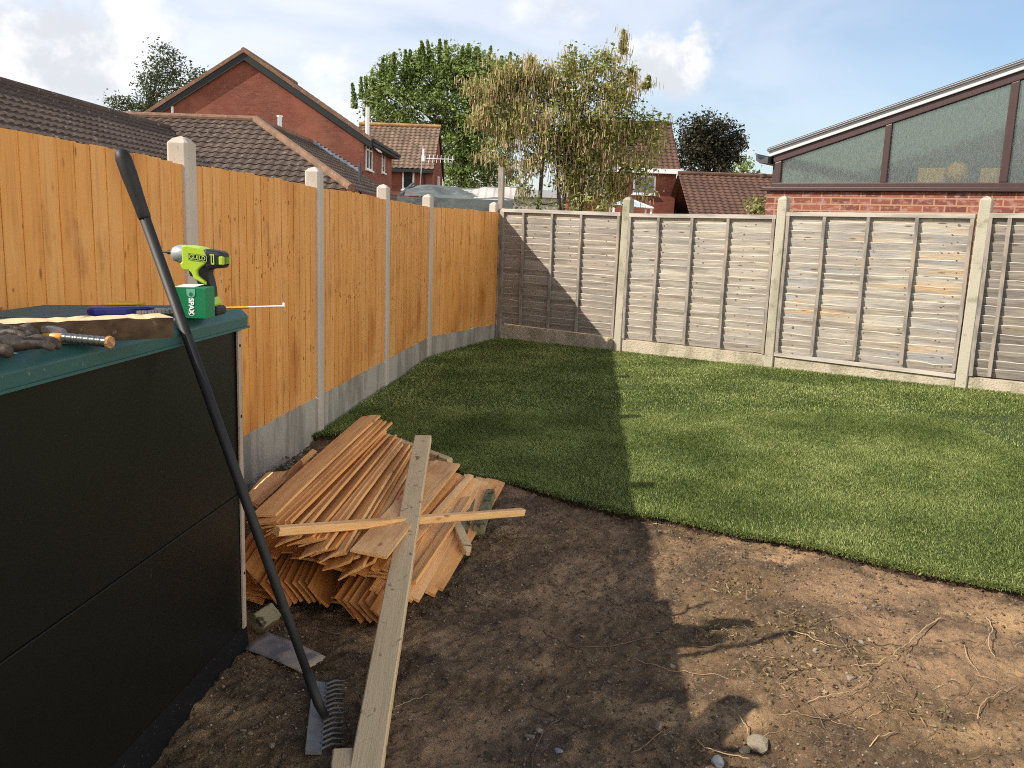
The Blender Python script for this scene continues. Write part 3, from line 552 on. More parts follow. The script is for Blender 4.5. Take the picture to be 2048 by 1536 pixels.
for k, q in enumerate(RP[:4]):
    P = B[k]+db*.055; La = S-.11; g = random.Random(50+k); ang = math.atan2(db.y, db.x)
    root = empty('lapped_fence', (P.x, P.y, 0), ang, label=q['lab'], category='fence panel', group='weathered lapped fence panels')
    zb0, zb1 = BOT[k], BOT[k+1]; mb = MB(); rows = 18; n = 60; cols = [g.uniform(.1, La-.1) for _ in range(7)]; kn = []
    if k == 0: zb0 = .255
    gs = np.random.default_rng(80+k)
    for i in range(rows):
        f0 = i/rows; f1 = (i+1)/rows; xs = np.linspace(0, La, n+1); sd = 200+k*40+i
        wv = (.015 if k != 2 else .024)*fbm(xs, xs*0+i, 1.4, 3, sd)+.006*fbm(xs, xs*0, 7, 3, sd+5)+gs.uniform(-.006, .006)
        if g.random() < .25: c_ = g.uniform(.2, La-.2); wv = wv-.012*np.exp(-((xs-c_)/.05)**2)
        vs = []
        for j, x in enumerate(xs):
            tl = x/La; zb = zb0+(zb1-zb0)*tl; zt_ = q['zl']+(q['zr']-q['zl'])*tl-.02; hgt = zt_-zb
            z0_ = zb+hgt*f0-.03*(1 if i else 0); z1_ = min(zb+hgt*f1+wv[j], zt_)
            vs += [(x, -.0150, z1_-.006), (x, -.010, z1_), (x, -.002, z1_+.001), (x, .020, z0_), (x, .010, z0_)]
        fs = [(4, 3, 2, 1, 0), (n*5, n*5+1, n*5+2, n*5+3, n*5+4)]
        for j in range(n):
            a = j*5; b_ = a+5
            for u in range(5): fs.append((a+u, b_+u, b_+(u+1) % 5, a+(u+1) % 5))
        f_0 = len(mb.f); mb.add(vs, fs)
        for j in range(n): mb.mi[f_0+2+j*5] = 2
        for ci in range(len(cols)):
            cols[ci] += g.gauss(0, .012)
            if g.random() < .62: kn.append((min(max(cols[ci]+g.gauss(0, .004), .05), La-.05), zb0+(zb1-zb0)*cols[ci]/La+(q['zl']-zb0)*(f0+(f1-f0)*g.uniform(.35, .8)), g.uniform(.004, .009)*(1.5 if ci < 2 and k > 1 else 1)))
    for (kx, kz, kr) in kn:
        fz = (kz-(zb0+(zb1-zb0)*kx/La))/((q['zl']-.02+(q['zr']-q['zl'])*kx/La)-(zb0+(zb1-zb0)*kx/La))*rows; fr_ = fz-int(fz); yb = .010-.027*min((fr_+.3)/1.2, 1)-.0014; sk = g.uniform(-.5, .5)
        mb.add([(kx+kr*1.1*math.cos(a), yb+.002*(-math.sin(a)), kz+kr*(math.sin(a)+sk*math.cos(a))) for a in [2*math.pi*u/8 for u in range(8)]], [tuple(range(8))], 1)
    mb.build('cladding', [q['mat'], m_knot, m_edge_lit if k < 3 else m_rail], root)
    tr = MB(); tr.hexa([(0, -.045, q['zl']-.045), (La, -.045, q['zr']-.045), (La, .03, q['zr']-.045), (0, .03, q['zl']-.045), (0, -.045, q['zl']), (La, -.045, q['zr']), (La, .03, q['zr']), (0, .03, q['zl'])]); tr.build('top_rail', m_rail, root, bevel=.003)
    def lz(t, top): return (q['zl']+(q['zr']-q['zl'])*t-.045) if top else zb0+(zb1-zb0)*t
    for t in list(q['bat'])+[.012, .988]:
        x = La*t; bt = MB(); sl = .0; w = .017
        zb_ = lz(t, 0)-(.0 if t in (.012, .988) else -.01)+(.03 if q['brail'] else 0); mids = 6; vs = []
        for j in range(mids+1):
            z = zb_+(lz(t, 1)-.001-zb_)*j/mids; o_ = .003*math.sin(j*1.3+k+t*9)
            vs += [(x-w+o_, -.043, z), (x+w+o_, -.043, z), (x+w+o_, -.0165, z), (x-w+o_, -.0165, z)]
        fs = [(3, 2, 1, 0), tuple(mids*4+u for u in range(4))]
        for j in range(mids):
            for u in range(4): fs.append((j*4+u, j*4+(u+1) % 4, j*4+4+(u+1) % 4, j*4+4+u))
        bt.add(vs, fs); bt.build('batten', m_batten, root)
    if q['brail']:
        br = MB(); br.hexa([(0, -.045, zb0-.01), (La, -.045, zb1-.04), (La, -.017, zb1-.04), (0, -.017, zb0-.01), (0, -.045, zb0+.03), (La, -.045, zb1+.0), (La, -.017, zb1), (0, -.017, zb0+.03)]); br.build('bottom_rail', m_rail, root, bevel=.002)
    gb_ = MB(); gb_.hexa([(0, -.022, -.3), (La, -.022, -.3), (La, .03, -.3), (0, .03, -.3), (0, -.022, zb0-.012), (La, -.022, zb1-(.045 if q['brail'] else .012)), (La, .03, zb1-.045 if q['brail'] else zb1-.012), (0, .03, zb0-.012)])
    o = gb_.build('gravel_board', m_gravelo, bevel=.005, label=['stained gravel board under the grey fence, left half in shadow', 'lichened gravel board under the middle grey panel', 'rough lichened gravel board under the panel with a bottom rail', 'rough gravel board at the right edge under the darker panel'][k], category='gravel board', group='gravel boards under the grey fence')
    place(o, P, ang)

# ------------------------------------------------------------------ shed
SH = Vector((-.955, 3.005, 0)); sa = math.pi/2-A1   # local: +x = along face away from the camera, -y = outwards (right)
shed = empty('storage_shed', SH, sa, label='low black steel storage box with a green lid beside the orange fence', category='storage box')
def sh(x, y, z): # x along (0 at far corner, negative towards camera), y: 0 face, + inwards
    return (x, y, z)
b = MB(); b.box((-3.1, 0, .6015), (-.012, .7, 1.188)); b.build('upper_panel', m_black, shed, bevel=.002)
b = MB(); b.box((-3.1, -.003, .03), (-.012, .7, .600)); b.build('lower_panel', m_black, shed, bevel=.003)
b = MB()
g = random.Random(5); n = 60; vs = []
for i in range(n+1):
    x = -3.1+3.13*i/n; e = .018*math.sin(i*1.7)+.012*math.sin(i*.7+1); e *= .4; vs += [(x, -.004, .10), (x, -.006-.2*abs(e), .05), (x, -.009-.3*abs(e), .012), (x, -.014-.4*abs(e), -.03)]
fs = []
for i in range(n):
    for j in range(3): fs.append((4*i+j, 4*(i+1)+j, 4*(i+1)+j+1, 4*i+j+1))
b.add(vs, fs); b.build('plinth_sheet', m_black2, shed, smooth=True)
b = MB(); b.box((-.011, -.004, .08), (.004, .7, 1.19)); b.build('end_panel', m_black, shed)
st = MB(); st.box((-.013, -.012, .09), (.012, -.0045, 1.186)); st = st.build('corner_trim', m_strip, shed, bevel=.001)
for z in (.3, .6, .88, 1.13):
    h = MB(); h.tube([(0, -.0135, z), (0, -.010, z)], .0055, 10); h.build('rivet_hole', m_hole, st)
lid = empty('lid'); lid.parent = shed
prof = [(-.028, 1.190), (-.03, 1.232), (-.004, 1.262), (.20, 1.258), (.72, 1.235), (.76, 1.20), (.76, 1.17)]
b = MB(); b.prism([(p[0], p[1]) for p in prof], -3.15, .035, ax='x')
b.v = [((x-.012) if (x > 0 and z > 1.24) else x, y, z) for x, y, z in b.v]
b.mi[4] = b.mi[5] = 1
lidm = b.build('lid_body', [m_teal, m_teal_lit], shed, bevel=.005)
bpy.data.objects.remove(lid)
b = MB()
for x in (-.55, -1.1, -1.65): b.box((x-.006, .02, 1.2565), (x+.006, .70, 1.262))
b.box((-3.1, -.034, 1.19), (.038, -.0285, 1.197)); b.build('lid_ribs', m_teal, shed)

# ------------------------------------------------------------------ rake
rk = empty('garden_rake', gr(645, 1430), 0, label='long black handled garden rake leaning on the storage box', category='rake')
org = gr(645, 1430)
hn = Vector((math.cos(A1), -math.sin(A1), 0)); hp = [gr(645, 1430, .03), onpl(372.5, 668, SH+hn*.046, hn)]; dr = (hp[1]-hp[0])
def hpt(k): return hp[0]+dr*k-org
b = MB(); b.tube([hpt(.03), hpt(.25), hpt(.28), hpt(1.31)], [.0135, .0135, .015, .0155], 14); b.build('handle', m_rub, rk, smooth=True)
b = MB(); b.tube([hpt(1.275), hpt(1.28), hpt(1.30), hpt(1.33), hpt(1.38), hpt(1.415), hpt(1.43), hpt(1.437)], [.0160, .0180, .0182, .0195, .0225, .0225, .018, .007], 16); b.build('grip', m_rub, rk, smooth=True)
b = MB(); b.tube([hpt(.0)+Vector((.012, -.01, 0)), hpt(.03), hpt(.12)], [.013, .0155, .0155], 12); b.build('socket', m_rub, rk, smooth=True)
bt_, bb_ = gr(640, 1366, .02)-org, gr(627, 1506, .02)-org
ax = (bb_-bt_).normalized(); sd = Vector((0, 0, 1)).cross(ax); sd = sd if sd.x > 0 else -sd
b = MB(); w = .024
b.hexa([bt_-sd*w-Vector((0, 0, .004)), bt_+sd*w-Vector((0, 0, .010)), bb_+sd*w-Vector((0, 0, .010)), bb_-sd*w-Vector((0, 0, .004)), bt_-sd*w+Vector((0, 0, .014)), bt_+sd*w, bb_+sd*w, bb_-sd*w+Vector((0, 0, .014))]); b.build('head_bar', m_steel, rk, bevel=.002)
for i in range(14):
    f = (i+.5)/14; a = bt_.lerp(bb_, f)+sd*.02; td = (gr(688, 1352)-gr(648, 1370)).normalized(); b = MB()
    tip = a+td*.078; tip.z = .004
    b.tube([a+Vector((0, 0, .002)), a+td*.04+Vector((0, 0, .0)), tip], [.0045, .0036, .0018], 6); b.build('tine', m_steel, rk, smooth=True)

# ------------------------------------------------------------------ boards
def frame(A, Bp, roll):
    x = (Bp-A).normalized(); y = Vector((0, 0, 1)).cross(x).normalized(); z = x.cross(y)
    q = Matrix.Rotation(roll, 3, x); y = q @ y; z = q @ z
    mm = Matrix((x, y, z)).transposed().to_4x4(); mm.translation = A; return mm
def board_mesh(Ln, w, t0, t1, seed, rough=.0, nseg=10):
    g = random.Random(seed); vs = []; bow = g.uniform(-.006, .006); cup = g.uniform(-.004, .004)
    for i in range(nseg+1):
        f = i/nseg; x = f*Ln; z = 4*bow*f*(1-f); e1 = g.uniform(-rough, rough); e2 = g.uniform(-rough, rough)
        vs += [(x, -w/2+e1, z-t0/2), (x, 0, z-(t0+t1)/4+cup), (x, w/2+e2, z-t1/2), (x, w/2+e2, z+t1/2), (x, 0, z+(t0+t1)/4+cup), (x, -w/2+e1, z+t0/2)]
    sk = g.uniform(-.006, .006); vs[0] = (sk, *vs[0][1:]); vs[5] = (sk, *vs[5][1:])
    fs = [(0, 1, 2, 3, 4, 5)[::-1][::-1], tuple(nseg*6+k for k in range(6))[::-1]]
    for i in range(nseg):
        for k in range(6): fs.append((i*6+k, i*6+(k+1) % 6, i*6+6+(k+1) % 6, i*6+6+k)[::-1])
    me = bpy.data.meshes.new('board'); me.from_pydata(vs, [], fs); me.update(); return me
BM = [board_mesh(1.62, .118, .013, .006, s, .0012) for s in range(6)]
for q in BM: q.materials.append(m_board)
nboard = 0
m_board_shade = M('shade_toned_cut_boards', (.50, .19, .045), .65, [  # deeper orange carries the shade low in the heap as colour
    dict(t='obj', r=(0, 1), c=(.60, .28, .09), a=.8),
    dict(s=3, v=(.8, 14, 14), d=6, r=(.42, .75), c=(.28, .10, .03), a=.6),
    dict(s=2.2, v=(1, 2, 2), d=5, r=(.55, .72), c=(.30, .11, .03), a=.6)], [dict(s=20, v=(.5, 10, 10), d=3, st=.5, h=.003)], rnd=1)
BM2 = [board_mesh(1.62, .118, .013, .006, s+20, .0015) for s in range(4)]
for q in BM2: q.materials.append(m_board_shade)
def board(A, Bp, roll, label, grp, mesh=None, mat=None):
    global nboard
    A = Vector(A); Bp = Vector(Bp); me = mesh or BM[nboard % 6]; nboard += 1
    o = bpy.data.objects.new('wooden_board', me); COL.objects.link(o); o.matrix_world = frame(A, Bp, roll)
    return tag(o, label, 'board', grp)
def timber(A, Bp, w, t, roll, mat, name='timber', point=0, **k):
    A = Vector(A); Bp = Vector(Bp); Ln = (Bp-A).length; g = random.Random(int(Ln*1000)); vs = []; n = 14
    for i in range(n+1):
        f = i/n; x = f*Ln; e = g.uniform(-.0015, .0015); q = 1
        if point and i == 0: q = .35
        yy = w/2*q; tt = t/2*q; c = min(.004, yy*.4)
        vs += [(x, -yy+c+e, -tt), (x, yy-c+e, -tt), (x, yy+e, -tt+c), (x, yy+e, tt-c), (x, yy-c+e, tt), (x, -yy+c+e, tt), (x, -yy+e, tt-c), (x, -yy+e, -tt+c)]
        if point and i == 0:
            x = point; yy = w/2; tt = t/2; c = .004; vs += [(x, -yy+c, -tt), (x, yy-c, -tt), (x, yy, -tt+c), (x, yy, tt-c), (x, yy-c, tt), (x, -yy+c, tt), (x, -yy, tt-c), (x, -yy, -tt+c)]
    m_ = len(vs)//8; fs = [tuple(range(8)), tuple((m_-1)*8+k for k in range(8))[::-1]]
    for i in range(m_-1):
        for q in range(8): fs.append((i*8+q, i*8+8+q, i*8+8+(q+1) % 8, i*8+(q+1) % 8))
    b = MB(); b.add(vs, fs); o = b.build(name, mat, **k); o.matrix_world = frame(A, Bp, roll); return o
def deck(n, near0, near1, far0, far1, roll0, roll1, jn, jf, label, grp, seed, L0=1.62, deep=False):
    g = random.Random(seed); near0, near1, far0, far1 = map(Vector, (near0, near1, far0, far1))
    for i in range(n):
        f = i/max(n-1, 1); a = near0.lerp(near1, f); bq = far0.lerp(far1, f); d = (bq-a).normalized(); a = a+d*g.uniform(-jn, jn)*1.4; a.x += g.uniform(-.006, .006); d.x += g.uniform(-.012, .012); d.normalize()
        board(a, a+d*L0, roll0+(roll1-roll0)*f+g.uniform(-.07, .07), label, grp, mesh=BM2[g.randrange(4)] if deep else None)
G1 = 'cut orange boards in the heap'
# lower courses, resting on the soil
LB = 'short orange feather edged board at the bottom of the heap, steeply tilted'
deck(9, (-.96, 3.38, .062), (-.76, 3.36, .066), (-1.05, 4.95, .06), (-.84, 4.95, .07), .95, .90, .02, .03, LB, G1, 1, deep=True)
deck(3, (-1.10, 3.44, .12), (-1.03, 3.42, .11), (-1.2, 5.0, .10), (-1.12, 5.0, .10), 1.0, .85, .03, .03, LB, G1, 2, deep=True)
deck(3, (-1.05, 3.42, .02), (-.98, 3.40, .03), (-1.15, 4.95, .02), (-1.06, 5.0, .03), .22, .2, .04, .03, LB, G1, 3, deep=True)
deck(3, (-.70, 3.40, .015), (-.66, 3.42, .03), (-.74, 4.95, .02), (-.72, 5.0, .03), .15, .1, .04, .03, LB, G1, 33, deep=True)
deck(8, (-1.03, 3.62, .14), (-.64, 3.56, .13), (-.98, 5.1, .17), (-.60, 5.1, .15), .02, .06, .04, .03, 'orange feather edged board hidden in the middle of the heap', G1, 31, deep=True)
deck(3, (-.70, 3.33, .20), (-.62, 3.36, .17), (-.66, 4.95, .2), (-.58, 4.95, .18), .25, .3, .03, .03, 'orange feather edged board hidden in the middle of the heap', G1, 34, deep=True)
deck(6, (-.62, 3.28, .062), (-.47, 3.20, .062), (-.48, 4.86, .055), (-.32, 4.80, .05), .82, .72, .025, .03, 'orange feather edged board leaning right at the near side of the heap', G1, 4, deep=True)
# main deck, fanned like cards: left side over right
deck(3, (-1.06, 3.58, .285), (-1.01, 3.54, .30), (-.93, 5.15, .30), (-.86, 5.18, .33), -.18, -.30, .03, .05, 'orange feather edged board fanned out at the left of the heap', G1, 5)
deck(4, (-1.03, 3.50, .335), (-.94, 3.44, .315), (-.84, 5.10, .42), (-.75, 5.06, .38), -.10, -.45, .02, .03, 'orange feather edged board fanned out at the left of the heap', G1, 6)
deck(4, (-.95, 3.46, .30), (-.84, 3.40, .28), (-.80, 5.0, .33), (-.71, 4.97, .32), -.50, -.35, .04, .04, 'orange feather edged board fanned out in the middle of the heap', G1, 7)
deck(5, (-.83, 3.40, .275), (-.70, 3.34, .245), (-.73, 4.98, .30), (-.62, 4.93, .27), -.22, -.55, .04, .04, 'orange feather edged board fanned out in the middle of the heap', G1, 17)
deck(5, (-.70, 3.34, .235), (-.58, 3.30, .195), (-.64, 4.95, .26), (-.53, 4.90, .20), -.25, -.60, .04, .05, 'orange feather edged board fanned out in the middle of the heap', G1, 27)
deck(3, (-.56, 3.50, .12), (-.48, 3.48, .11), (-.45, 5.0, .16), (-.38, 4.97, .14), .0, .1, .03, .03, 'orange feather edged board under the wide pale board', G1, 8)
BW = board_mesh(1.62, .15, .014, .009, 77, .001); BW.materials.append(m_board)
board(onz(737, 1108, .27), onz(886, 936, .215), .10, 'wide pale orange board lying askew across the heap under the plank', G1, mesh=BW)
deck(4, (-.49, 3.34, .085), (-.40, 3.36, .075), (-.28, 4.94, .12), (-.22, 4.92, .10), .30, .45, .02, .02, 'narrow orange board at the right side of the heap', G1, 9)
deck(4, (-.40, 3.42, .06), (-.32, 3.50, .045), (-.20, 4.88, .08), (-.12, 4.90, .045), .30, .2, .03, .03, 'mud spattered orange board lying at the right side of the heap', G1, 10)
NM = board_mesh(1.2, .045, .02, .02, 91, .001); NM.materials.append(m_board)
board(onz(822, 1165, .11), onz(948, 975, .10), -.15, 'narrow orange batten with mud crumbs at the right side of the heap', G1, mesh=NM)
NM2 = board_mesh(1.5, .035, .018, .014, 92, .001); NM2.materials.append(m_board)
board(onz(750, 1140, .165), onz(926, 937, .15), .3, 'thin orange batten laid over the wide pale board', G1, mesh=NM2)
board(onz(772, 1140, .14), onz(938, 955, .13), .3, 'second thin orange batten beside the wide pale board', G1, mesh=NM2)
SM = board_mesh(.5, .12, .013, .007, 93, .001); SM.materials.append(m_board)
board(onz(505, 1005, .12), onz(560, 938, .14), -.1, 'short orange offcut by the gravel board and rubble', 'orange offcuts', mesh=SM)
board(onz(510, 1010, .18), onz(598, 930, .10), .5, 'thin orange strip leaning beside the short offcut', 'orange offcuts', mesh=NM2)
# batten across the heap, plank on top
Sa, Sb = onz(553, 1062, .365), onz(1045, 1024, .105)
timber(Sa, Sb, .036, .036, .1, m_board, 'batten', label='long orange batten lying across the board heap under the pale plank', category='batten')
Pa = onz(722, 1600, .02); Pb = onz(846, 878, .38)
timber(Pa-(Pb-Pa).normalized()*.1, Pb, .092, .045, -.02, m_timber, 'plank', label='long pale sawn plank lying over the board heap towards the camera', category='plank')
timber(gr(727, 861, .10), gr(900, 927, .05), .045, .07, .1, m_timber, 'timber', label='pale square timber lying behind the heap on the lawn edge', category='timber')
timber(gr(936, 1108, .03), gr(897, 1020, .07), .05, .05, .2, m_timber, 'timber', point=.05, label='pale pointed wooden stake end sticking out of the heap', category='stake')
timber(gr(925, 1068, .03), gr(945, 985, .04), .05, .05, .2, m_mossy, 'timber', label='mossy timber offcut right of the heap, nearer the boards', category='timber')
timber(gr(958, 1060, .03), gr(982, 986, .04), .05, .05, -.1, m_mossy, 'timber', label='mossy timber offcut right of the heap, outermost', category='timber')
timber(gr(512, 1248, .02), gr(548, 1226, .03), .07, .06, .7, m_mossy, 'timber', label='small mossy wood block between the metal plate and the heap', category='wood block')
timber(gr(682, 1560, .02), gr(686, 1512, .02), .06, .05, .0, m_timber, 'timber', label='pale wood block end under the plank at the bottom edge', category='wood block')
# metal plate
q = [gr(487, 1297, .006), gr(607, 1347, .02), gr(652, 1312, .03), gr(533, 1262, .02)]
b = MB(); n = 10; vs = []
for i in range(n+1):
    for j in range(n+1):
        u, v = i/n, j/n; p = (q[0]*(1-u)+q[1]*u)*(1-v)+(q[3]*(1-u)+q[2]*u)*v; e = .004*math.sin(j*2.1+i)*(1 if i == n else 0); vs.append((p.x+e, p.y, p.z+.006*math.sin(u*3)+.003*math.sin(v*5)))
fs = [(i*(n+1)+j, (i+1)*(n+1)+j, (i+1)*(n+1)+j+1, i*(n+1)+j+1) for i in range(n) for j in range(n)]
b.add(vs, fs); o = b.build('metal_plate', m_plate, smooth=True, label='scuffed pale metal plate lying on the soil behind the rake', category='metal plate'); s_ = o.modifiers.new('s', 'SOLIDIFY'); s_.thickness = .004

# ------------------------------------------------------------------ things on the lid
LZ = 1.264
# dark timber block
a0, a1 = onz(347, 634, LZ+.052), onz(-160, 655, LZ+.052); a0.z = a1.z = LZ
dv = (a1-a0).normalized(); wv_ = Vector((-dv.y, dv.x, 0)); wv_ = wv_ if wv_.y > 0 else -wv_
b = MB(); n = 24; vs = []; g = random.Random(3)
for i in range(n+1):
    p = a0.lerp(a1, i/n); e = g.uniform(-.0025, .0025); e2 = g.uniform(-.002, .002)
    vs += [p+Vector((0, e, 0)), p+wv_*.095, p+wv_*.095+Vector((0, 0, .052+e2)), p+Vector((0, e2, .052+e))]
fs = [(0, 1, 2, 3), (n*4+3, n*4+2, n*4+1, n*4)]
for i in range(n):
    for k in range(4): fs.append((i*4+k, i*4+4+k, i*4+4+(k+1) % 4, i*4+(k+1) % 4))
b.add([tuple(v) for v in vs], fs, 0)
for fi in range(len(b.f)):
    if (fi-2) % 4 == 2 and fi > 1: b.mi[fi] = 1
    if fi == 0: b.mi[fi] = 1
b.build('timber_block', [m_darkwood, m_timber], label='rough dark timber length on the green lid', category='timber')
# hammer
h0, h1 = onz(92, 672, LZ+.02), onz(222, 685, LZ+.018); hd = (h0-h1).normalized()
hm = empty('hammer', h1, 0, label='hammer with orange handle and ribbed grey grip on the lid', category='hammer')
pts_ = [Vector((0, 0, 0))]; b = MB(); rr = []; ps = []
Lg = .125
for i in range(41):
    ps.append(hd*(.004+Lg*i/40)); rr.append(.0148+(.0006*math.sin(i*math.pi/2.5) if 2 < i < 38 else 0)-(.004 if i == 40 else 0))
b.tube(ps, rr, 14, squash=.8); b.build('grip', m_grip, hm, smooth=True)
b = MB(); b.tube([hd*0, hd*.006], [.0135, .0150], 16); b.build('handle_end', m_cork, hm)
b = MB(); b.tube([hd*(Lg-.002), hd*(Lg+.03), hd*(Lg+.17)], [.0125, .0115, .0095], 12, squash=.8); b.build('shaft', m_hamy, hm, smooth=True)
b = MB(); hc = hd*(Lg+.17); pv = Vector((-hd.y, hd.x, 0)); b.tube([hc-pv*.05, hc-pv*.03, hc-pv*.028, hc+pv*.02, hc+pv*.06+hd*-.02], [.014, .014, .010, .011, .004], 12); b.build('head', m_steel, hm, smooth=True)
# gloves
def glove(loc, rz, label, sc=1.0, curl=.35):
    root = empty('work_glove', loc, rz, label=label, category='glove', group='dark work gloves')
    vs = [(0, 0, .022), (.045, 0, .028), (.085, 0, .026)]; es = [(0, 1), (1, 2)]; rad = [(.034, .02), (.044, .024), (.044, .02)]
    vs.append((-.04, 0, .018)); es.append((3, 0)); rad.append((.036, .02)); vs.append((-.075, .005, .018)); es.append((4, 3)); rad.append((.044, .018))
    for k, (yy, ln) in enumerate(((-.033, .07), (-.012, .08), (.011, .075), (.032, .06))):
        b0_ = len(vs); vs.append((.10, yy, .026)); es.append((2, b0_)); rad.append((.013, .013)); a = curl*(.6+.3*k)
        vs.append((.10+ln*.5*math.cos(a*.5), yy*1.15, .028+ln*.25*math.sin(a))); es.append((b0_, b0_+1)); rad.append((.0125, .0125))
        vs.append((.10+ln*math.cos(a), yy*1.3, .022-.006*math.sin(a*2))); es.append((b0_+1, b0_+2)); rad.append((.0105, .0105))
    b0_ = len(vs); vs += [(.02, -.045, .028), (.055, -.072, .024), (.085, -.08, .018)]; es += [(1, b0_), (b0_, b0_+1), (b0_+1, b0_+2)]; rad += [(.016, .016), (.0145, .0145), (.012, .012)]
    me = bpy.data.meshes.new('glove_body'); me.from_pydata([tuple(c*sc for c in v) for v in vs], es, []); o = bpy.data.objects.new('glove_body', me); COL.objects.link(o); o.parent = root
    md = o.modifiers.new('sk', 'SKIN'); sv = me.skin_vertices[0].data
    for i, r_ in enumerate(rad): sv[i].radius = (r_[0]*sc, r_[1]*sc); sv[i].use_root = (i == 0)
    md.use_smooth_shade = True
    ss = o.modifiers.new('ss', 'SUBSURF'); ss.levels = 2; ss.render_levels = 2
    tx = bpy.data.textures.new('fold', 'CLOUDS'); tx.noise_scale = .035; dp = o.modifiers.new('d', 'DISPLACE'); dp.texture = tx; dp.strength = .012; dp.mid_level = .5; me.materials.append(m_glove)
    return root
glove(onz(-52, 712, LZ+.004), R(24), 'dark leather glove lying palm down at the front of the lid', .92)
glove(onz(-62, 684, LZ+.014), R(2), 'dark leather glove resting on the hammer at the back', .9, .6)
# pale scrap wedge
w0 = onz(45, 662, LZ+.03); b = MB()
b.prism([(0, 0), (.085, -.004), (.102, -.014), (.09, .006), (.07, .014), (.01, .016)], -.012, .012); o = b.build('metal_claw', m_steel, bevel=.003, label='dull grey curved metal claw tool between gloves and timber', category='hand tool'); o.location = w0; o.rotation_euler = (0, 0, R(6))
# handsaw with card sleeve
s0 = onz(178, 633, LZ+.001); s1 = onz(352, 629, LZ+.001); sd_ = (s1-s0); sl = sd_.length; san = math.atan2(sd_.y, sd_.x)
sw = empty('handsaw', s0, san, label='blue and yellow handled handsaw in a printed card sleeve on the lid', category='handsaw')
def oval(cx, cy, rx, ry, n=20, p=2.4): return [(cx+rx*math.copysign(abs(math.cos(a))**(2/p), math.cos(a)), cy+ry*math.copysign(abs(math.sin(a))**(2/p), math.sin(a))) for a in [2*math.pi*i/n for i in range(n)]]
b = MB(); b.prism([(0, -.004), (.012, -.016), (.045, -.02), (.10, -.012), (.135, .004), (.15, .03), (.125, .07), (.08, .095), (.03, .088), (.002, .05), (-.002, .02)], 0, .026, ax='z'); b.build('handle', m_blue, sw, bevel=.007)
b = MB(); b.prism([(.05, .05), (.14, .045), (.17, .06), (.12, .092), (.07, .09)], .0262, .034, ax='z'); b.build('handle_inlay', m_yel, sw, bevel=.003)
b = MB(); b.prism([(.11, .0), (sl+.12, .015), (sl+.12, .055), (.13, .085)], .004, .014, ax='z'); b.build('card_sleeve', m_paper, sw, bevel=.001)
b = MB(); b.prism([(.10, .002), (.17, .006), (.19, .035), (.15, .06), (.11, .05)], .0142, .024, ax='z'); b.build('blade_mount', m_blue, sw, bevel=.004)
# measuring tape: long yellow blade with white end and hook
t0_, t1_ = onz(300, 618, LZ+.006), onz(568, 611, LZ+.012); td_ = t1_-t0_; tl_ = td_.length
tp = empty('measuring_tape', t0_, 0, label='extended yellow tape measure blade with hooked white tip past the lid', category='tape measure'); tp.rotation_euler = td_.to_track_quat('X', 'Z').to_euler()
b = MB(); b.add([(0, -.0085, 0), (tl_*.72, -.0085, 0), (tl_*.72, 0, -.005), (0, 0, -.005), (tl_*.72, .0085, 0), (0, .0085, 0)], [(0, 1, 2, 3), (3, 2, 4, 5)]); o = b.build('blade', m_tapey, tp); o.modifiers.new('s', 'SOLIDIFY').thickness = .003
b = MB(); b.add([(tl_*.721, -.0085, 0), (tl_, -.0085, 0), (tl_, 0, -.0025), (tl_*.721, 0, -.0025), (tl_, .0085, 0), (tl_*.721, .0085, 0)], [(0, 1, 2, 3), (3, 2, 4, 5)]); o = b.build('blade_tip', m_wht, tp); o.modifiers.new('s', 'SOLIDIFY').thickness = .003
b = MB(); b.box((tl_-.002, -.009, -.004), (tl_+.001, .009, .009)); b.build('hook', m_wht, tp)
# green carton
c0 = onz(413, 638, LZ); s_c = c0.y/FPX*1.0; bw = .095; bh = .092
cx = empty('carton', c0, R(-2), label='small green cardboard screw box with white lettering on the lid', category='box')
b = MB(); b.box((-bw, 0, 0), (0, .07, bh)); b.build('carton_body', m_boxg, cx, bevel=.0015)
b = MB(); b.add([(-bw+.002, .002, bh+.001), (-.035, .002, bh+.0015), (-.03, .066, bh+.006), (-bw+.002, .066, bh+.004)], [(0, 1, 2, 3)]); o = b.build('carton_flap', m_carton, cx); o.modifiers.new('s', 'SOLIDIFY').thickness = .001
def text(txt, size, mat, parent, loc, rot, ext=.0004, name='lettering', bold=0):
    c = bpy.data.curves.new(name, 'FONT'); c.body = txt; c.size = size; c.extrude = ext; c.offset = bold; c.align_x = 'CENTER'; c.align_y = 'CENTER'; c.materials.append(mat)
    o = bpy.data.objects.new(name, c); COL.objects.link(o); dg = bpy.context.evaluated_depsgraph_get(); dg.update(); me = bpy.data.meshes.new_from_object(o.evaluated_get(dg)); bpy.data.objects.remove(o)
    o = bpy.data.objects.new(name, me); COL.objects.link(o); o.parent = parent; o.location = loc; o.rotation_euler = rot; return o
text('SPAX', .021, m_wht, cx, (-.045, -.0008, .036), (R(90), R(90), 0), bold=.0008)
b = MB(); n = 24; ring = []
for i in range(n):
    a = 2*math.pi*i/n; ring += [(-.045+.0085*math.cos(a), -.0007, .016+.0085*math.sin(a)), (-.045+.0075*math.cos(a), -.0007, .016+.0075*math.sin(a))]
b.add(ring, [(2*i, (2*i+2) % (2*n), (2*i+3) % (2*n), 2*i+1) for i in range(n)]); b.build('logo_ring', m_wht, cx)
m_tab = M('pale_green_window', (.16, .38, .27), .3)
b = MB(); b.prism([(-.058, bh-.004), (-.058, bh-.018)]+[(-.045-.013*math.cos(a), bh-.018-.012*math.sin(a)) for a in [math.pi*i/8 for i in range(1, 8)]]+[(-.032, bh-.018), (-.032, bh-.004)], -.0012, -.0004); b.build('carton_tab', m_tab, cx)
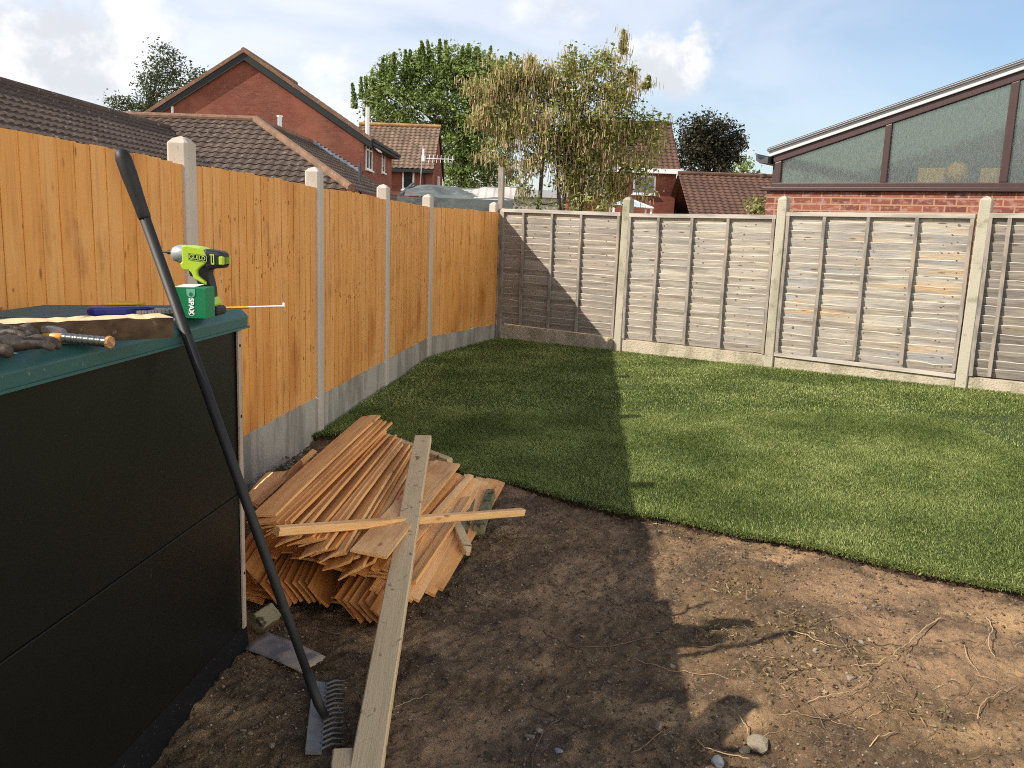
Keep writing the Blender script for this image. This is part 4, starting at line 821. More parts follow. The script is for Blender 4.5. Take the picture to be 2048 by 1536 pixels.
b = MB(); b.tube([(-.045, -.0016, bh-.02), (-.045, -.0012, bh-.02)], .006, 16); b.build('tab_emblem', m_boxg, cx)

# impact driver
dbase = onz(436, 630, LZ); ds = dbase.y*1.005/FPX   # metres per photo pixel at that depth
dr_ = empty('impact_driver', dbase, R(-3), label='lime green and black cordless impact driver standing on its battery', category='power tool')
K = ds/6.827
def DP(lst): return [((x-920)*K, (1145-y)*K) for x, y in lst]
def part(name, lst, w, mat, bev=.003, y0=0, parent=None):
    b = MB(); b.prism(DP(lst), y0-w/2, y0+w/2); return b.build(name, mat, parent or dr_, bevel=bev)
def lathe_x(name, prof, cy, mat, sq=1.0):
    b = MB(); b.tube([((x-920)*K, 0, (1145-cy)*K) for x, r_ in prof], [r_*K for x, r_ in prof], 28, squash=sq); return b.build(name, mat, dr_, smooth=True)
lathe_x('nose', [(318, 60), (322, 78), (345, 98), (400, 118), (440, 124), (500, 125), (548, 118)], 338, m_alloy)
hs = part('housing', [(500, 222), (560, 216), (740, 238), (790, 262), (852, 350), (852, 425), (740, 505), (698, 550), (706, 612), (812, 692), (816, 738), (655, 655), (628, 585), (590, 548), (520, 545), (485, 508), (470, 455), (500, 440)], .066, m_lime, .012)
part('motor_housing', [(770, 250), (900, 268), (1000, 282), (1045, 305), (1062, 345), (1062, 450), (1045, 485), (1015, 505), (900, 512), (852, 530), (800, 530), (770, 420)], .064, m_dark, .012)
part('handle', [(700, 545), (760, 480), (880, 500), (842, 545), (838, 600), (862, 680), (882, 780), (888, 905), (745, 905), (712, 800), (668, 680), (660, 655), (812, 736), (812, 690), (706, 612)], .042, m_dark, .008)
part('trigger', [(540, 545), (605, 545), (632, 632), (600, 636), (560, 632), (548, 600)], .02, m_dark, .004)
part('battery_shoe', [(735, 885), (885, 888), (925, 945), (938, 1022), (690, 1022), (700, 960)], .062, m_lime, .008)
part('battery', [(640, 1018), (955, 1018), (985, 1050), (982, 1112), (955, 1145), (640, 1145), (625, 1120), (625, 1040)], .072, m_dark, .006)
part('vent', [(1000, 345), (1062, 345), (1062, 460), (1000, 460)], .066, m_lime, .003)
b = MB(); y_ = -.0335
for (x0, x1, z0, z1) in ((882, 942, 322, 335), (905, 942, 440, 455), (930, 942, 335, 440), (898, 908, 335, 440)): b.box(((x0-920)*K, y_, (1145-z1)*K), ((x1-920)*K, y_+.002, (1145-z0)*K))
b.build('side_trim', m_limep, dr_)
part('badge', [(590, 318), (850, 340), (846, 432), (590, 402)], .0685, m_hole, .0005)
b = MB(); y_ = -.0346
def P2(x, y): return ((x-920)*K, (1145-y)*K)
for quad in ([(594, 324), (846, 344), (846, 349), (594, 329)], [(594, 393), (842, 423), (842, 428), (594, 398)], [(594, 324), (599, 324), (599, 398), (594, 398)], [(841, 344), (846, 344), (842, 428), (837, 428)]):
    b.prism([P2(*q_) for q_ in quad], y_-.0003, y_+.0005)
b.build('badge_border', m_limep, dr_)
text('GUILD', 78*K*.98, m_limep, dr_, ((717-920)*K, -.0348, (1145-373)*K), (R(90), R(6), 0), bold=.0001)
text('GUILD', 46*K*1.2, m_limep, dr_, ((800-920)*K, -.0366, (1145-1078)*K), (R(90), R(1), 0), bold=.0001)
b = MB(); zc = (1145-322)*K
b.tube([((322-920)*K, 0, zc), ((300-920)*K, 0, zc), ((292-920)*K, 0, zc), ((262-920)*K, 0, zc), ((240-920)*K, 0, zc)], [.0062, .0066, .0055, .0062, .0048], 16); b.build('chuck', m_dark, dr_, smooth=True)
b = MB(); b.tube([((242-920)*K, 0, zc), ((165-920)*K, 0, zc), ((150-920)*K, 0, zc), ((40-920)*K, 0, zc), ((-15-920)*K, 0, zc)], [.003, .003, .0022, .0022, .001], 8); b.build('driver_bit', m_steel, dr_, smooth=True)

# ------------------------------------------------------------------ stones, roots, grit
def stone_mesh(seed, flat=.6):
    import bmesh
    bm = bmesh.new(); bmesh.ops.create_icosphere(bm, subdivisions=2, radius=1); g = random.Random(seed)
    cuts = [(Vector((g.gauss(0, 1), g.gauss(0, 1), g.gauss(0, .7))).normalized(), g.uniform(.45, .85)) for _ in range(9)]
    for v in bm.verts:
        for c, d in cuts:
            k = v.co.dot(c)
            if k > d: v.co -= c*(k-d)
        v.co *= g.uniform(.96, 1.04); v.co.z *= flat; v.co.x *= 1.2
    me = bpy.data.meshes.new('stone'); bm.to_mesh(me); bm.free(); return me
STN = [stone_mesh(s, rng.uniform(.45, .8)) for s in range(8)]
for q in STN: q.materials.append(m_stone)
def stone(P, r, label, grp=None, mat=None, me=None, cat='stone', name='stone'):
    o = bpy.data.objects.new(name, me or STN[rng.randrange(8)]); COL.objects.link(o); o.location = P; o.scale = (r, r*rng.uniform(.7, 1), r*rng.uniform(.6, 1)); o.rotation_euler = (rng.uniform(-.3, .3), rng.uniform(-.3, .3), rng.uniform(0, 6.3))
    if mat: o.data = o.data.copy(); o.data.materials.clear(); o.data.materials.append(mat)
    return tag(o, label, cat, grp)
def sg(px, py, h=0):
    P = gr(px, py); P.z = float(soil_h(np.array([P.x]), np.array([P.y]))[0])+h; return P
stone(sg(1518, 1490, .018), .040, 'largest cream rubble lump on the sunlit soil by the bottom edge', mat=m_stonec, me=stone_mesh(99, .75))
stone(sg(1490, 1498, .008), .018, 'small cream chip touching the largest rubble lump', mat=m_stonec)
stone(sg(1317, 1453, .008), .019, 'cream stone on the shaded soil near the bottom centre', mat=m_stonec)
stone(sg(1435, 1520, .004), .026, 'flat grey slate fragment at the bottom edge', mat=m_slate)
stone(sg(1118, 1505, .003), .016, 'thin grey slate chip on the shaded soil', mat=m_slate)
stone(sg(958, 1172, .006), .014, 'white stone on shaded soil right of the plank', mat=m_stonec)
stone(sg(1165, 1268, .005), .013, 'buff stone lying on shaded soil below the lawn edge', mat=m_stonec)
stone(sg(1345, 1336, .004), .014, 'pale grey pink chip beside the long root', mat=m_stonec)
stone(sg(498, 955, .03), .035, 'pale triangular stone against the gravel board by the box', mat=m_stonec)
gs_ = random.Random(21)
for px, py, r in ((1572, 1133, .013), (1597, 1165, .012), (1675, 1193, .010), (1719, 1210, .009), (1730, 1219, .010), (1748, 1218, .013), (1758, 1216, .010), (1815, 1258, .012), (1630, 1305, .012), (1634, 1308, .011), (1722, 1290, .011), (1865, 1310, .012), (1835, 1345, .013), (1700, 1362, .015), (1578, 1288, .011), (862, 1165, .008), (870, 1180, .007), (950, 1165, .009), (980, 1150, .006), (543, 1490, .013), (487, 1466, .009), (500, 1470, .011), (468, 1430, .006), (828, 1272, .008), (890, 1200, .007), (1030, 1268, .006), (1095, 1195, .006), (1270, 1228, .008), (1238, 1118, .006), (1445, 1093, .007), (835, 1280, .006), (1160, 1243, .005), (606, 1440, .007), (515, 1240, .006), (590, 1395, .007), (1060, 1465, .016), (1080, 1458, .012)):
    stone(sg(px, py, r*.2), r*1.05, 'small pale stone lying loose on the bare soil', 'small stones on the bare soil')
for i in range(95):
    P = None; px = gs_.uniform(495, 612); lo = 1010-(px-490)*.75
    py = gs_.uniform(905, 975)
    if px < 520: py = gs_.uniform(945, 1000)
    P = gr(px, py); r = gs_.uniform(.008, .022)
    # keep to the garden side of the fence
    t = (P-J[1]).dot(Vector((d1.y, -d1.x, 0)))
    if t < .03: P += Vector((d1.y, -d1.x, 0))*(.05-t+gs_.uniform(0, .15))
    stone(P+Vector((0, 0, gs_.uniform(.0, .02))), r, 'small pale pebble in the rubble between gravel board and board heap', 'rubble pebbles by the gravel board')
# grit: uncountable small crumbs of stone and soil
def grit(n, name, rmin, rmax, mat, seed, label, dens=None):
    g = np.random.default_rng(seed); x = g.uniform(-1.5, 3.2, n); y = 1.9+(6.3-1.9)*g.random(n)**1.3; k = ~inpoly(x, y, lawn_poly); x = x[k]; y = y[k]
    k = fbm(x, y, 1.7, 3, seed+3) > g.uniform(-.5, .35, len(x)); x = x[k]; y = y[k]
    for px, py, sx, m_ in ((945, 1165, .12, 130), (880, 1180, .08, 60), (1010, 1130, .15, 60), (600, 1400, .2, 90), (560, 1250, .12, 60), (1700, 1200, .12, 80), (1560, 1150, .1, 50), (480, 1460, .12, 60)):
        q = gr(px, py); x = np.append(x, g.normal(q.x, sx, m_)); y = np.append(y, g.normal(q.y, sx, m_))
    k = ~inpoly(x, y, lawn_poly) & (x > -1.9) & (x < 3.3); x = x[k]; y = y[k]; n = len(x)
    base = np.array([(1, 0, 0), (-1, 0, 0), (0, 1, 0), (0, -1, 0), (0, 0, 1), (0, 0, -1)], float); Fo = np.array([(0, 2, 4), (2, 1, 4), (1, 3, 4), (3, 0, 4), (2, 0, 5), (1, 2, 5), (3, 1, 5), (0, 3, 5)])
    r = rmin+(rmax-rmin)*g.random(n)**3; V = base[None]*(r[:, None, None]*g.uniform(.5, 1.2, (n, 6, 1))); V[:, :, 2] *= .7
    a = g.uniform(0, 6.28, n); c, s = np.cos(a)[:, None], np.sin(a)[:, None]; X_, Y_ = V[:, :, 0]*c-V[:, :, 1]*s, V[:, :, 0]*s+V[:, :, 1]*c
    V = np.stack([X_+x[:, None], Y_+y[:, None], V[:, :, 2]+(soil_h(x, y)+r*.2)[:, None]], 2); F = (np.arange(n)[:, None, None]*6+Fo[None]).reshape(-1, 3)
    npmesh(name, V.reshape(-1, 3), F, mat, label=label, category='gravel', kind='stuff')
m_grit = M('pale_grit', (.33, .27, .20), .95, [dict(t='island', r=(0, 1), c=(.16, .11, .075), a=.9)])
m_clod = M('soil_crumbs', (.17, .108, .062), .95, [dict(t='island', r=(0, 1), c=(.075, .05, .032), a=.9)])
grit(13000, 'gravel', .001, .0085, m_grit, 31, 'scattered pale grit on the bare soil')
grit(42000, 'dirt', .0015, .012, m_clod, 32, 'loose dark soil crumbs on the bare soil')
# dead straw-like bits
def straw(n, seed):
    g = np.random.default_rng(seed); cx_ = [(sg(px, py), s) for px, py, s in ((1000, 1075, .14), (960, 1060, .1), (1710, 1310, .16), (1480, 1180, .12), (1430, 1260, .12), (1800, 1420, .14), (1600, 1260, .1), (1560, 1350, .15), (1200, 1110, .3), (1100, 1080, .25), (1350, 1050, .15))]
    V = []; F = []
    for P, s in cx_:
        for i in range(n):
            x = P.x+g.normal(0, s*.6); y = P.y+g.normal(0, s*.6)
            if inpoly(np.array([x]), np.array([y]), lawn_poly)[0]: continue
            a = g.uniform(0, 6.28); l = g.uniform(.01, .04); z = float(soil_h(np.array([x]), np.array([y]))[0])+.004; w = .0009; dx, dy = math.cos(a), math.sin(a); b = len(V)
            V += [(x-dy*w, y+dx*w, z), (x+dy*w, y-dx*w, z), (x+dx*l+dy*w, y+dy*l-dx*w, z+g.uniform(-.003, .012)), (x+dx*l-dy*w, y+dy*l+dx*w, z+g.uniform(-.003, .012))]; F.append((b, b+1, b+2, b+3))
    npmesh('dry_grass_bits', np.array(V), np.array(F), leafmat('dead_grass', (.16, .12, .05), (.26, .2, .09), (.4, .3, .15)), label='short dry grass bits scattered over the bare soil', category='dead grass', kind='stuff')
straw(120, 44)
def root(pxs, r, mat, label, lift=.004):
    P = [sg(*q) for q in pxs]; 
    # catmull-rom
    pts_ = []; n = len(P)
    for i in range(n-1):
        p0, p1, p2, p3 = P[max(i-1, 0)], P[i], P[i+1], P[min(i+2, n-1)]
        for k in range(7):
            t = k/7; q = .5*((2*p1)+(-p0+p2)*t+(2*p0-5*p1+4*p2-p3)*t*t+(-p0+3*p1-3*p2+p3)*t**3); q += Vector((rng.uniform(-1, 1), rng.uniform(-1, 1), 0))*.0008
            q.z = float(soil_h(np.array([q.x]), np.array([q.y]))[0])+r*.6+lift*math.sin(math.pi*(i+t)/(n-1)); pts_.append(q)
    pts_.append(P[-1]); m_ = len(pts_); rad = [r*.72*(1-.6*i/m_) for i in range(m_)]; b = MB(); o0 = P[0]
    b.tube([p-o0 for p in pts_], rad, 6); o = b.build('root', mat, smooth=True, label=label, category='root', group='roots lying on the soil'); o.location = o0
for i in range(34):
    px, py = gs_.uniform(1440, 2030), gs_.uniform(1235, 1520); a = gs_.uniform(-.6, .9); l_ = gs_.uniform(20, 75); c_ = gs_.uniform(-.5, .5)
    root([(px, py), (px+l_*.5*math.cos(a), py+l_*.3*math.sin(a)), (px+l_*math.cos(a+c_), py+l_*.6*math.sin(a+c_))], gs_.uniform(.0009, .0018), m_root if gs_.random() < .45 else m_rootd, 'hair thin rootlet scattered between the bigger roots', .004)
root([(1892, 1246), (1860, 1256), (1830, 1280), (1802, 1308), (1770, 1334), (1735, 1338), (1700, 1335)], .004, m_root, 'thick pale root curving over the sunlit soil, left of the wavy one', .02)
root([(1972, 1232), (1984, 1262), (1976, 1288), (1978, 1310), (1990, 1322)], .0035, m_root, 'wavy pale root near the right edge of the soil', .015)
root([(1610, 1409), (1660, 1402), (1700, 1395), (1735, 1370), (1745, 1358)], .003, m_root, 'pale root lying flat beyond the rubble lump', .012)
root([(1739, 1488), (1770, 1475), (1796, 1468)], .0028, m_root, 'short straight pale root near the bottom right', .01)
root([(1565, 1265), (1600, 1278), (1650, 1298), (1690, 1302)], .0028, m_root, 'pale thin root pointing at the tuft of dry grass', .01)
root([(1500, 1485), (1490, 1455), (1465, 1418)], .0026, m_root, 'thin pale root rising from the largest rubble lump', .012)
root([(1500, 1512), (1440, 1500), (1400, 1485), (1380, 1468)], .0026, m_root, 'thin pale root running left of the largest rubble lump', .01)
root([(1900, 1374), (1928, 1376)], .003, m_root, 'short pale stick alone on the soil at right', .004)
root([(1955, 1440), (1962, 1415), (1990, 1400), (2035, 1378)], .003, m_root, 'pale root ending by the right border', .012)
root([(1527, 1300), (1530, 1302), (1575, 1320), (1600, 1330)], .002, m_rootd, 'dark thin root at the shadow boundary')
root([(1087, 1256), (1130, 1280), (1170, 1290), (1240, 1283), (1310, 1274), (1350, 1287), (1420, 1295), (1500, 1303)], .003, m_rootd, 'long dark root winding across the shadow edge')
root([(1272, 1310), (1330, 1338), (1400, 1350), (1460, 1362)], .0026, m_root, 'tan root slanting through the shaded soil', .006)
root([(1675, 1226), (1720, 1240), (1780, 1265), (1820, 1290), (1880, 1302)], .003, m_rootd, 'dark root in a gentle arc over the sunlit soil')
root([(1710, 1298), (1780, 1292), (1860, 1290), (1930, 1286), (1990, 1298)], .003, m_rootd, 'dark root lying straight across below the pebbles')
root([(1555, 1363), (1600, 1345), (1640, 1338), (1700, 1335)], .0035, m_rootd, 'dark end of the root continuing the thick pale one')
root([(1680, 1285), (1705, 1320), (1735, 1365), (1765, 1395), (1780, 1430)], .003, m_rootd, 'dark root running down past the dry grass tuft')
root([(1780, 1350), (1805, 1370), (1828, 1390), (1825, 1410)], .003, m_rootd, 'short dark root curling at its lower end')
root([(1580, 1430), (1640, 1445), (1690, 1432), (1750, 1405)], .003, m_rootd, 'dark root bowed upwards at both ends')
root([(1565, 1375), (1610, 1410), (1655, 1465)], .003, m_rootd, 'straight dark root slanting down to the right')
root([(1062, 1396), (1100, 1415), (1140, 1432), (1180, 1455)], .0028, m_rootd, 'dark root deep in the shade at bottom centre')
root([(1110, 1305), (1115, 1345), (1130, 1385), (1150, 1410)], .0022, m_rootd, 'thin dark upright looking root in the shade')
root([(1260, 1508), (1300, 1482), (1350, 1440)], .004, m_rootd, 'thick dark twig beside the cream stone in shade')
root([(1120, 1425), (1085, 1465), (1068, 1500), (1064, 1536)], .0025, m_rootd, 'dark root leaving the frame at the bottom')
root([(1925, 1292), (1935, 1325), (1960, 1356)], .0026, m_root, 'pale thin root in a shallow curve at right', .01)
root([(790, 1417), (820, 1402), (857, 1387)], .0022, m_root, 'forked pale twig right of the plank on shaded soil', .01)
root([(934, 1272), (945, 1262), (962, 1258)], .004, m_rootd, 'short brown stub of root on the shaded soil')
root([(640, 1255), (660, 1262), (690, 1268)], .005, m_rootd, 'short thick dark root between plate and plank')

# ------------------------------------------------------------------ buildings
def roofplane(mb, A, Bq, E, Fq, clip=None, tw=.3, ch=.34, amp=.022, step=.034, sub=5, nrm_up=True):
    """tiled slope: ridge A->B, eave E->F (parallel). real courses and pan profile"""
    A, Bq, E, Fq = map(Vector, (A, Bq, E, Fq)); ux = (Bq-A); Lr = ux.length; ux.normalize(); sl = (E-A); sl = sl-ux*sl.dot(ux); H_ = sl.length; sl.normalize(); nm = ux.cross(sl)
    if nm.z < 0: nm = -nm
    e0 = (E-A).dot(ux); e1 = (Fq-A).dot(ux); x0 = min(0, e0); x1 = max(Lr, e1); nc = max(1, round(H_/ch)); ch = H_/nc; nx = int((x1-x0)/tw*sub)
    xs = np.linspace(x0, x1, nx+1)
    for i in range(nc):
        vs = []; fs = []
        for x in xs:
            pr_ = amp*math.sin(2*math.pi*x/tw)
            for v, h in ((i*ch, 0), ((i+1)*ch+.01, step), ((i+1)*ch+.01, step-.03)):
                p = A+ux*float(x)+sl*v+nm*(h+pr_+.02); vs.append(p)
        for k in range(nx):
            xm = (xs[k]+xs[k+1])/2; vmid = (i+.5)*ch/H_
            lo = 0+(e0)*vmid; hi = Lr+(e1-Lr)*vmid
            if xm < lo or xm > hi: continue
            a = 3*k; fs += [(a, a+3, a+4, a+1), (a+1, a+4, a+5, a+2)]
        mb.add(vs, fs)
    return mb
def ridge(mb, A, Bq, r=.11): mb.tube([Vector(A), Vector(Bq)], r, 10)
# near bungalow (L plan) on the left
bz = 2.4; bu = empty('bungalow', (-11, 27, 0), label='low brown tiled bungalow roof with two ridges and a flue behind the fence', category='bungalow')
def rel(o, P): o.location = -Vector(P); return o
t30 = math.tan(R(30)); O = (-11, 27, 0)
run1 = (4.2-bz)/t30
mb = MB(); roofplane(mb, (-11.33, 12, 4.2), (-11.25, 29.3, 4.2), (-11.33+run1, 12, bz), (-11.25+run1, 29.3, bz)); rel(mb.build('side_roof_slope', m_tile, bu), O)
mb = MB(); roofplane(mb, (-11.33, 12, 4.2), (-11.25, 29.3, 4.2), (-11.33-run1, 12, bz), (-11.25-run1, 29.3, bz)); rel(mb.build('roof_slope', m_tile, bu), O)
mb = MB(); ridge(mb, (-11.33, 12, 4.24), (-11.25, 29.4, 4.24)); rel(mb.build('ridge_tiles', m_tile, bu), O)
run2 = (4.6-bz)/t30
mb = MB(); roofplane(mb, (-13.5, 29.5, 4.6), (-8.6, 29.5, 4.6), (-13.5, 29.5-run2, bz), (-8.6+run2, 29.5-run2, bz)); rel(mb.build('front_roof_slope', m_tile, bu), O)
mb = MB(); roofplane(mb, (-8.6, 29.5, 4.6), (-8.6, 37.2, 4.6), (-8.6+run2, 29.5-run2, bz), (-8.6+run2, 37.2, bz)); rel(mb.build('side_roof_slope', m_tile, bu), O)
mb = MB(); ridge(mb, (-13.5, 29.5, 4.66), (-8.6, 29.5, 4.66)); ridge(mb, (-8.6, 29.5, 4.66), (-8.6+run2, 29.5-run2, bz+.06), .13); ridge(mb, (-8.6, 29.5, 4.66), (-8.6, 37.2, 4.66)); rel(mb.build('ridge_tiles', m_ridge, bu), O)
mb = MB(); mb.box((-14.1, 12.2, 0), (-11.33+run1-.4, 29, bz-.05)); mb.box((-13.3, 29.5-run2+.4, 0), (-8.6+run2-.4, 37.1, bz-.05)); rel(mb.build('wall', m_brick, bu), O)
fp = onY(560, 268, 33.5); mb = MB(); mb.tube([(fp.x, 33.5, fp.z-.45), (fp.x, 33.5, onY(560, 234, 33.5).z)], .085, 12); fl = rel(mb.build('flue', m_alloy, bu), O)
mb = MB(); mb.tube([(fp.x, 33.5, onY(560, 234, 33.5).z), (fp.x, 33.5, onY(560, 231, 33.5).z)], .11, 12); q_ = mb.build('flue_cap', m_wht, fl)
fp = onY(720, 372, 31.0); mb = MB(); mb.tube([(fp.x, 31, fp.z-.3), (fp.x, 31, onY(720, 325, 31).z)], .055, 12); rel(mb.build('vent_pipe', m_gutter, bu), O)
mb = MB()
for i in range(13):
    x = -8.45+i*.155; z = 4.6-t30*(x+8.6); mb.box((x-.08, 37.21, z-.02), (x+.075, 37.29, z+.19))
rel(mb.build('lead_flashing', m_lead, bu), O)

# gable house
GY = 37.3; ap = onY(490, 108, GY); ge = 4.95; xr = -6.45; xl = 2*ap.x-xr
gh = empty('brick_house', (ap.x, GY, 0), label='tall red brick gable house with black bargeboards behind the bungalow', category='house'); O = (ap.x, GY, 0)
mb = MB(); mb.prism([(xl, 0), (xr, 0), (xr, ge), (ap.x, ap.z-.12), (xl, ge)], GY, GY+8.2); rel(mb.build('wall', m_brick, gh), O)
slp = (ap.z-ge)/(xr-ap.x)
for s, xe in ((1, xr+.35), (-1, xl-.35)):
    mb = MB(); ze = ap.z-slp*abs(xe-ap.x)
    roofplane(mb, (ap.x, GY-.18, ap.z+.05), (ap.x, GY+8.3, ap.z+.05), (xe, GY-.18, ze+.05), (xe, GY+8.3, ze+.05)); rf = rel(mb.build('roof_slope', m_tile2, gh), O)
    mb = MB(); mb.prism([(ap.x, ap.z+.20), (xe, ze+.20), (xe, ze+.035), (ap.x, ap.z+.035)][::s], GY-.21, GY-.10); rel(mb.build('verge_tiles', m_ridge, gh), O)
    mb = MB(); mb.prism([(ap.x, ap.z+.03), (xe, ze+.03), (xe, ze-.24), (ap.x, ap.z-.26)][::s], GY-.16, GY-.12); rel(mb.build('bargeboard', m_blackw, gh), O)
mb = MB(); ridge(mb, (ap.x, GY-.2, ap.z+.12), (ap.x, GY+8.3, ap.z+.12)); rel(mb.build('ridge_tiles', m_ridge, gh), O)
mb = MB(); mb.box((xr+.02, GY-.1, ge-.32), (xr+.4, GY+8.2, ge-.2)); mb.box((xr+.36, GY-.1, ge-.2), (xr+.46, GY+8.25, ge-.08)); rel(mb.build('gutter', m_blackw, gh), O)
def window(parent, P, ux, w, h, nrm, O, open_=False, split=.35, fr=.06):
    P = Vector(P); ux = Vector(ux); nrm = Vector(nrm); uz = Vector((0, 0, 1))
    def bx(mb, u0, u1, z0, z1, d0, d1_):
        mb.hexa([P+ux*u0+uz*z0+nrm*d1_, P+ux*u1+uz*z0+nrm*d1_, P+ux*u1+uz*z0+nrm*d0, P+ux*u0+uz*z0+nrm*d0, P+ux*u0+uz*z1+nrm*d1_, P+ux*u1+uz*z1+nrm*d1_, P+ux*u1+uz*z1+nrm*d0, P+ux*u0+uz*z1+nrm*d0])
    mb = MB(); bx(mb, 0, w, 0, fr, -.02, .05); bx(mb, 0, w, h-fr, h, -.02, .05); bx(mb, 0, fr, fr, h-fr, -.02, .05); bx(mb, w-fr, w, fr, h-fr, -.02, .05)
    if open_: bx(mb, w*.5-fr/2, w*.5+fr/2, fr, h-fr, -.02, .05); bx(mb, fr, w-fr, h*.68, h*.68+fr, -.02, .05)
    bx(mb, -.06, w+.06, -.06, -.001, -.02, .12)
    f = rel(mb.build('window', m_white, parent), O)
    mb = MB(); bx(mb, fr, w-fr, fr, h-fr, .0, .02); mb.build('pane', m_glassd, f)
    if open_:
        mb = MB(); q = [P+ux*(w*.52)+uz*h*.97+nrm*.06, P+ux*(w-.02)+uz*h*.97+nrm*.06, P+ux*(w-.02)+uz*h*.70+nrm*.42, P+ux*(w*.52)+uz*h*.70+nrm*.42]
        for a, c in ((0, 1), (1, 2), (2, 3), (3, 0)): mb.tube([q[a], q[c]], .035, 6)
        mb.build('open_casement', m_white, f)
# side wall windows (wall faces +x)
nx_ = Vector((1, 0, 0))
wa = onpl(731, 338, (xr, 0, 0), nx_); wb = onpl(749, 338, (xr, 0, 0), nx_); wt = onpl(731, 281, (xr, 0, 0), nx_)
window(gh, (xr, wa.y, wa.z), (0, 1, 0), 1.5, wt.z-wa.z, (1, 0, 0), O, True)
wa = onpl(763, 345, (xr, 0, 0), nx_); wt = onpl(763, 297, (xr, 0, 0), nx_)
window(gh, (xr, wa.y, wa.z), (0, 1, 0), .8, 1.2, (1, 0, 0), O)
pv_ = onY(345, 222, GY-.05); mb = MB(); mb.box((pv_.x-.04, GY-.1, pv_.z-.12), (pv_.x+.04, GY-.02, pv_.z+.18)); rel(mb.build('wall_vent', m_white, gh), O)
p = onY(735, 250, 42); mb = MB(); mb.tube([(p.x, 42, ge-.2), (p.x, 42, onY(735, 214, 42).z)], .09, 10); rel(mb.build('flue', m_wht, gh), O)

# small house
sh_ = empty('brick_house', (-6.8, 53.5, 0), label='small red brick house with mottled tiled roof left of the big green tree', category='house'); O = (-6.8, 53.5, 0)
rz = onY(750, 252, 54.5).z; re = onY(862, 335, 51).z; xs0, xs1 = -9.6, -4.95; yf, yb = 51, 58
mb = MB(); mb.prism([(yf, 0), (yb, 0), (yb, re), ((yf+yb)/2, rz-.1), (yf, re)], xs0, xs1, ax='x'); rel(mb.build('wall', m_brick, sh_), O)
for ye in (yf-.3, yb+.3):
    mb = MB(); roofplane(mb, (xs0-.1, (yf+yb)/2, rz), (xs1+.12, (yf+yb)/2, rz), (xs0-.1, ye, re-.12), (xs1+.12, ye, re-.12)); rel(mb.build('roof_slope', m_tile2, sh_), O)
mb = MB(); ridge(mb, (xs0-.1, (yf+yb)/2, rz+.1), (xs1+.15, (yf+yb)/2, rz+.1)); rel(mb.build('ridge_tiles', m_ridgeo, sh_), O)
mb = MB(); mb.box((xs0, yf-.4, re-.32), (xs1+.1, yf-.28, re-.14)); mb.tube([(onY(850, 345, 50.9).x, 50.88, 0), (onY(850, 345, 50.9).x, 50.88, re-.2)], .05, 8); rel(mb.build('gutter', m_blackw, sh_), O)
mb = MB()
for ye in (yf-.3, yb+.3): mb.hexa([(xs1+.02, (yf+yb)/2, rz-.25), (xs1+.1, (yf+yb)/2, rz-.25), (xs1+.1, ye, re-.4), (xs1+.02, ye, re-.4), (xs1+.02, (yf+yb)/2, rz), (xs1+.1, (yf+yb)/2, rz), (xs1+.1, ye, re-.15), (xs1+.02, ye, re-.15)])
rel(mb.build('bargeboard', m_blackw, sh_), O)
wa = onY(804, 379, yf); wt = onY(829, 339, yf); window(sh_, (wa.x, yf, wa.z), (1, 0, 0), wt.x-wa.x, wt.z-wa.z, (0, -1, 0), O, fr=.1)
wa = onpl(875, 372, (xs1, 0, 0), nx_); wt = onpl(875, 352, (xs1, 0, 0), nx_); window(sh_, (xs1, wa.y, wa.z), (0, 1, 0), 1.0, wt.z-wa.z, (1, 0, 0), O, fr=.08)
# tv aerial on its mast
ay = 40.0; a0 = onY(840, 372, ay); a1 = onY(846, 296, ay); an = empty('tv_aerial', (a0.x, ay, 0), label='white television aerial on a thin mast before the small house', category='tv aerial'); O = (a0.x, ay, 0)
mb = MB(); mb.tube([(a0.x, ay, 0), (a0.x, ay, a0.z), (a1.x, ay, a1.z+.1)], .022, 8); rel(mb.build('mast', m_alloy, an), O)
bm0 = onY(846, 317, ay); bm1 = onY(908, 319, ay); mb = MB(); mb.tube([bm0, bm1], .018, 6)
for i in range(8):
    p = bm0.lerp(bm1, (i+.6)/8); mb.tube([p+Vector((-.02, 0, -.17)), p+Vector((.02, 0, .17))], .010, 5)
rel(mb.build('elements', m_wht, an), O)
mb = MB(); p = bm0; mb.box((p.x-.07, ay-.04, p.z-.12), (p.x+.07, ay+.04, p.z+.12)); mb.box((p.x-.03, ay-.03, p.z+.12), (p.x+.05, ay+.03, p.z+.42)); rel(mb.build('bracket', m_white, an), O)

# felt roofed shed behind the corner
sy = 14.6; p0 = onY(797, 405, sy); p1 = onY(1020, 418, sy); pt0 = onY(828, 371, sy+1.4); ptr = onY(1010, 375, sy+1.4); zb_ = onY(900, 396, sy).z
fsd = empty('felt_roof_shed', ((p0.x+p1.x)/2, sy+.7, 0), label='shed with patched grey green felt roof behind the orange fence', category='shed'); O = tuple(fsd.location)
mb = MB(); mb.box((p0.x+.1, sy+.05, 0), (p1.x-.02, sy+1.6, zb_-.05)); rel(mb.build('wall', m_felt, fsd), O)
nU, nV = 40, 12; vs = []
for i in range(nU+1):
    for j in range(nV+1):
        u, v = i/nU, j/nV; A_ = Vector((p0.x, sy-.02, zb_)).lerp(Vector((p1.x+.05, sy-.02, zb_-.01)), u); C_ = Vector((pt0.x, sy+1.4, pt0.z)).lerp(Vector((p1.x+.1, sy+1.4, ptr.z)), u); q_ = A_.lerp(C_, v); q_.z += .03*math.sin(v*math.pi)+.02*math.sin(u*23+v*5)*math.sin(v*3)+.02*math.sin(u*9); vs.append(q_)
fs = []; 
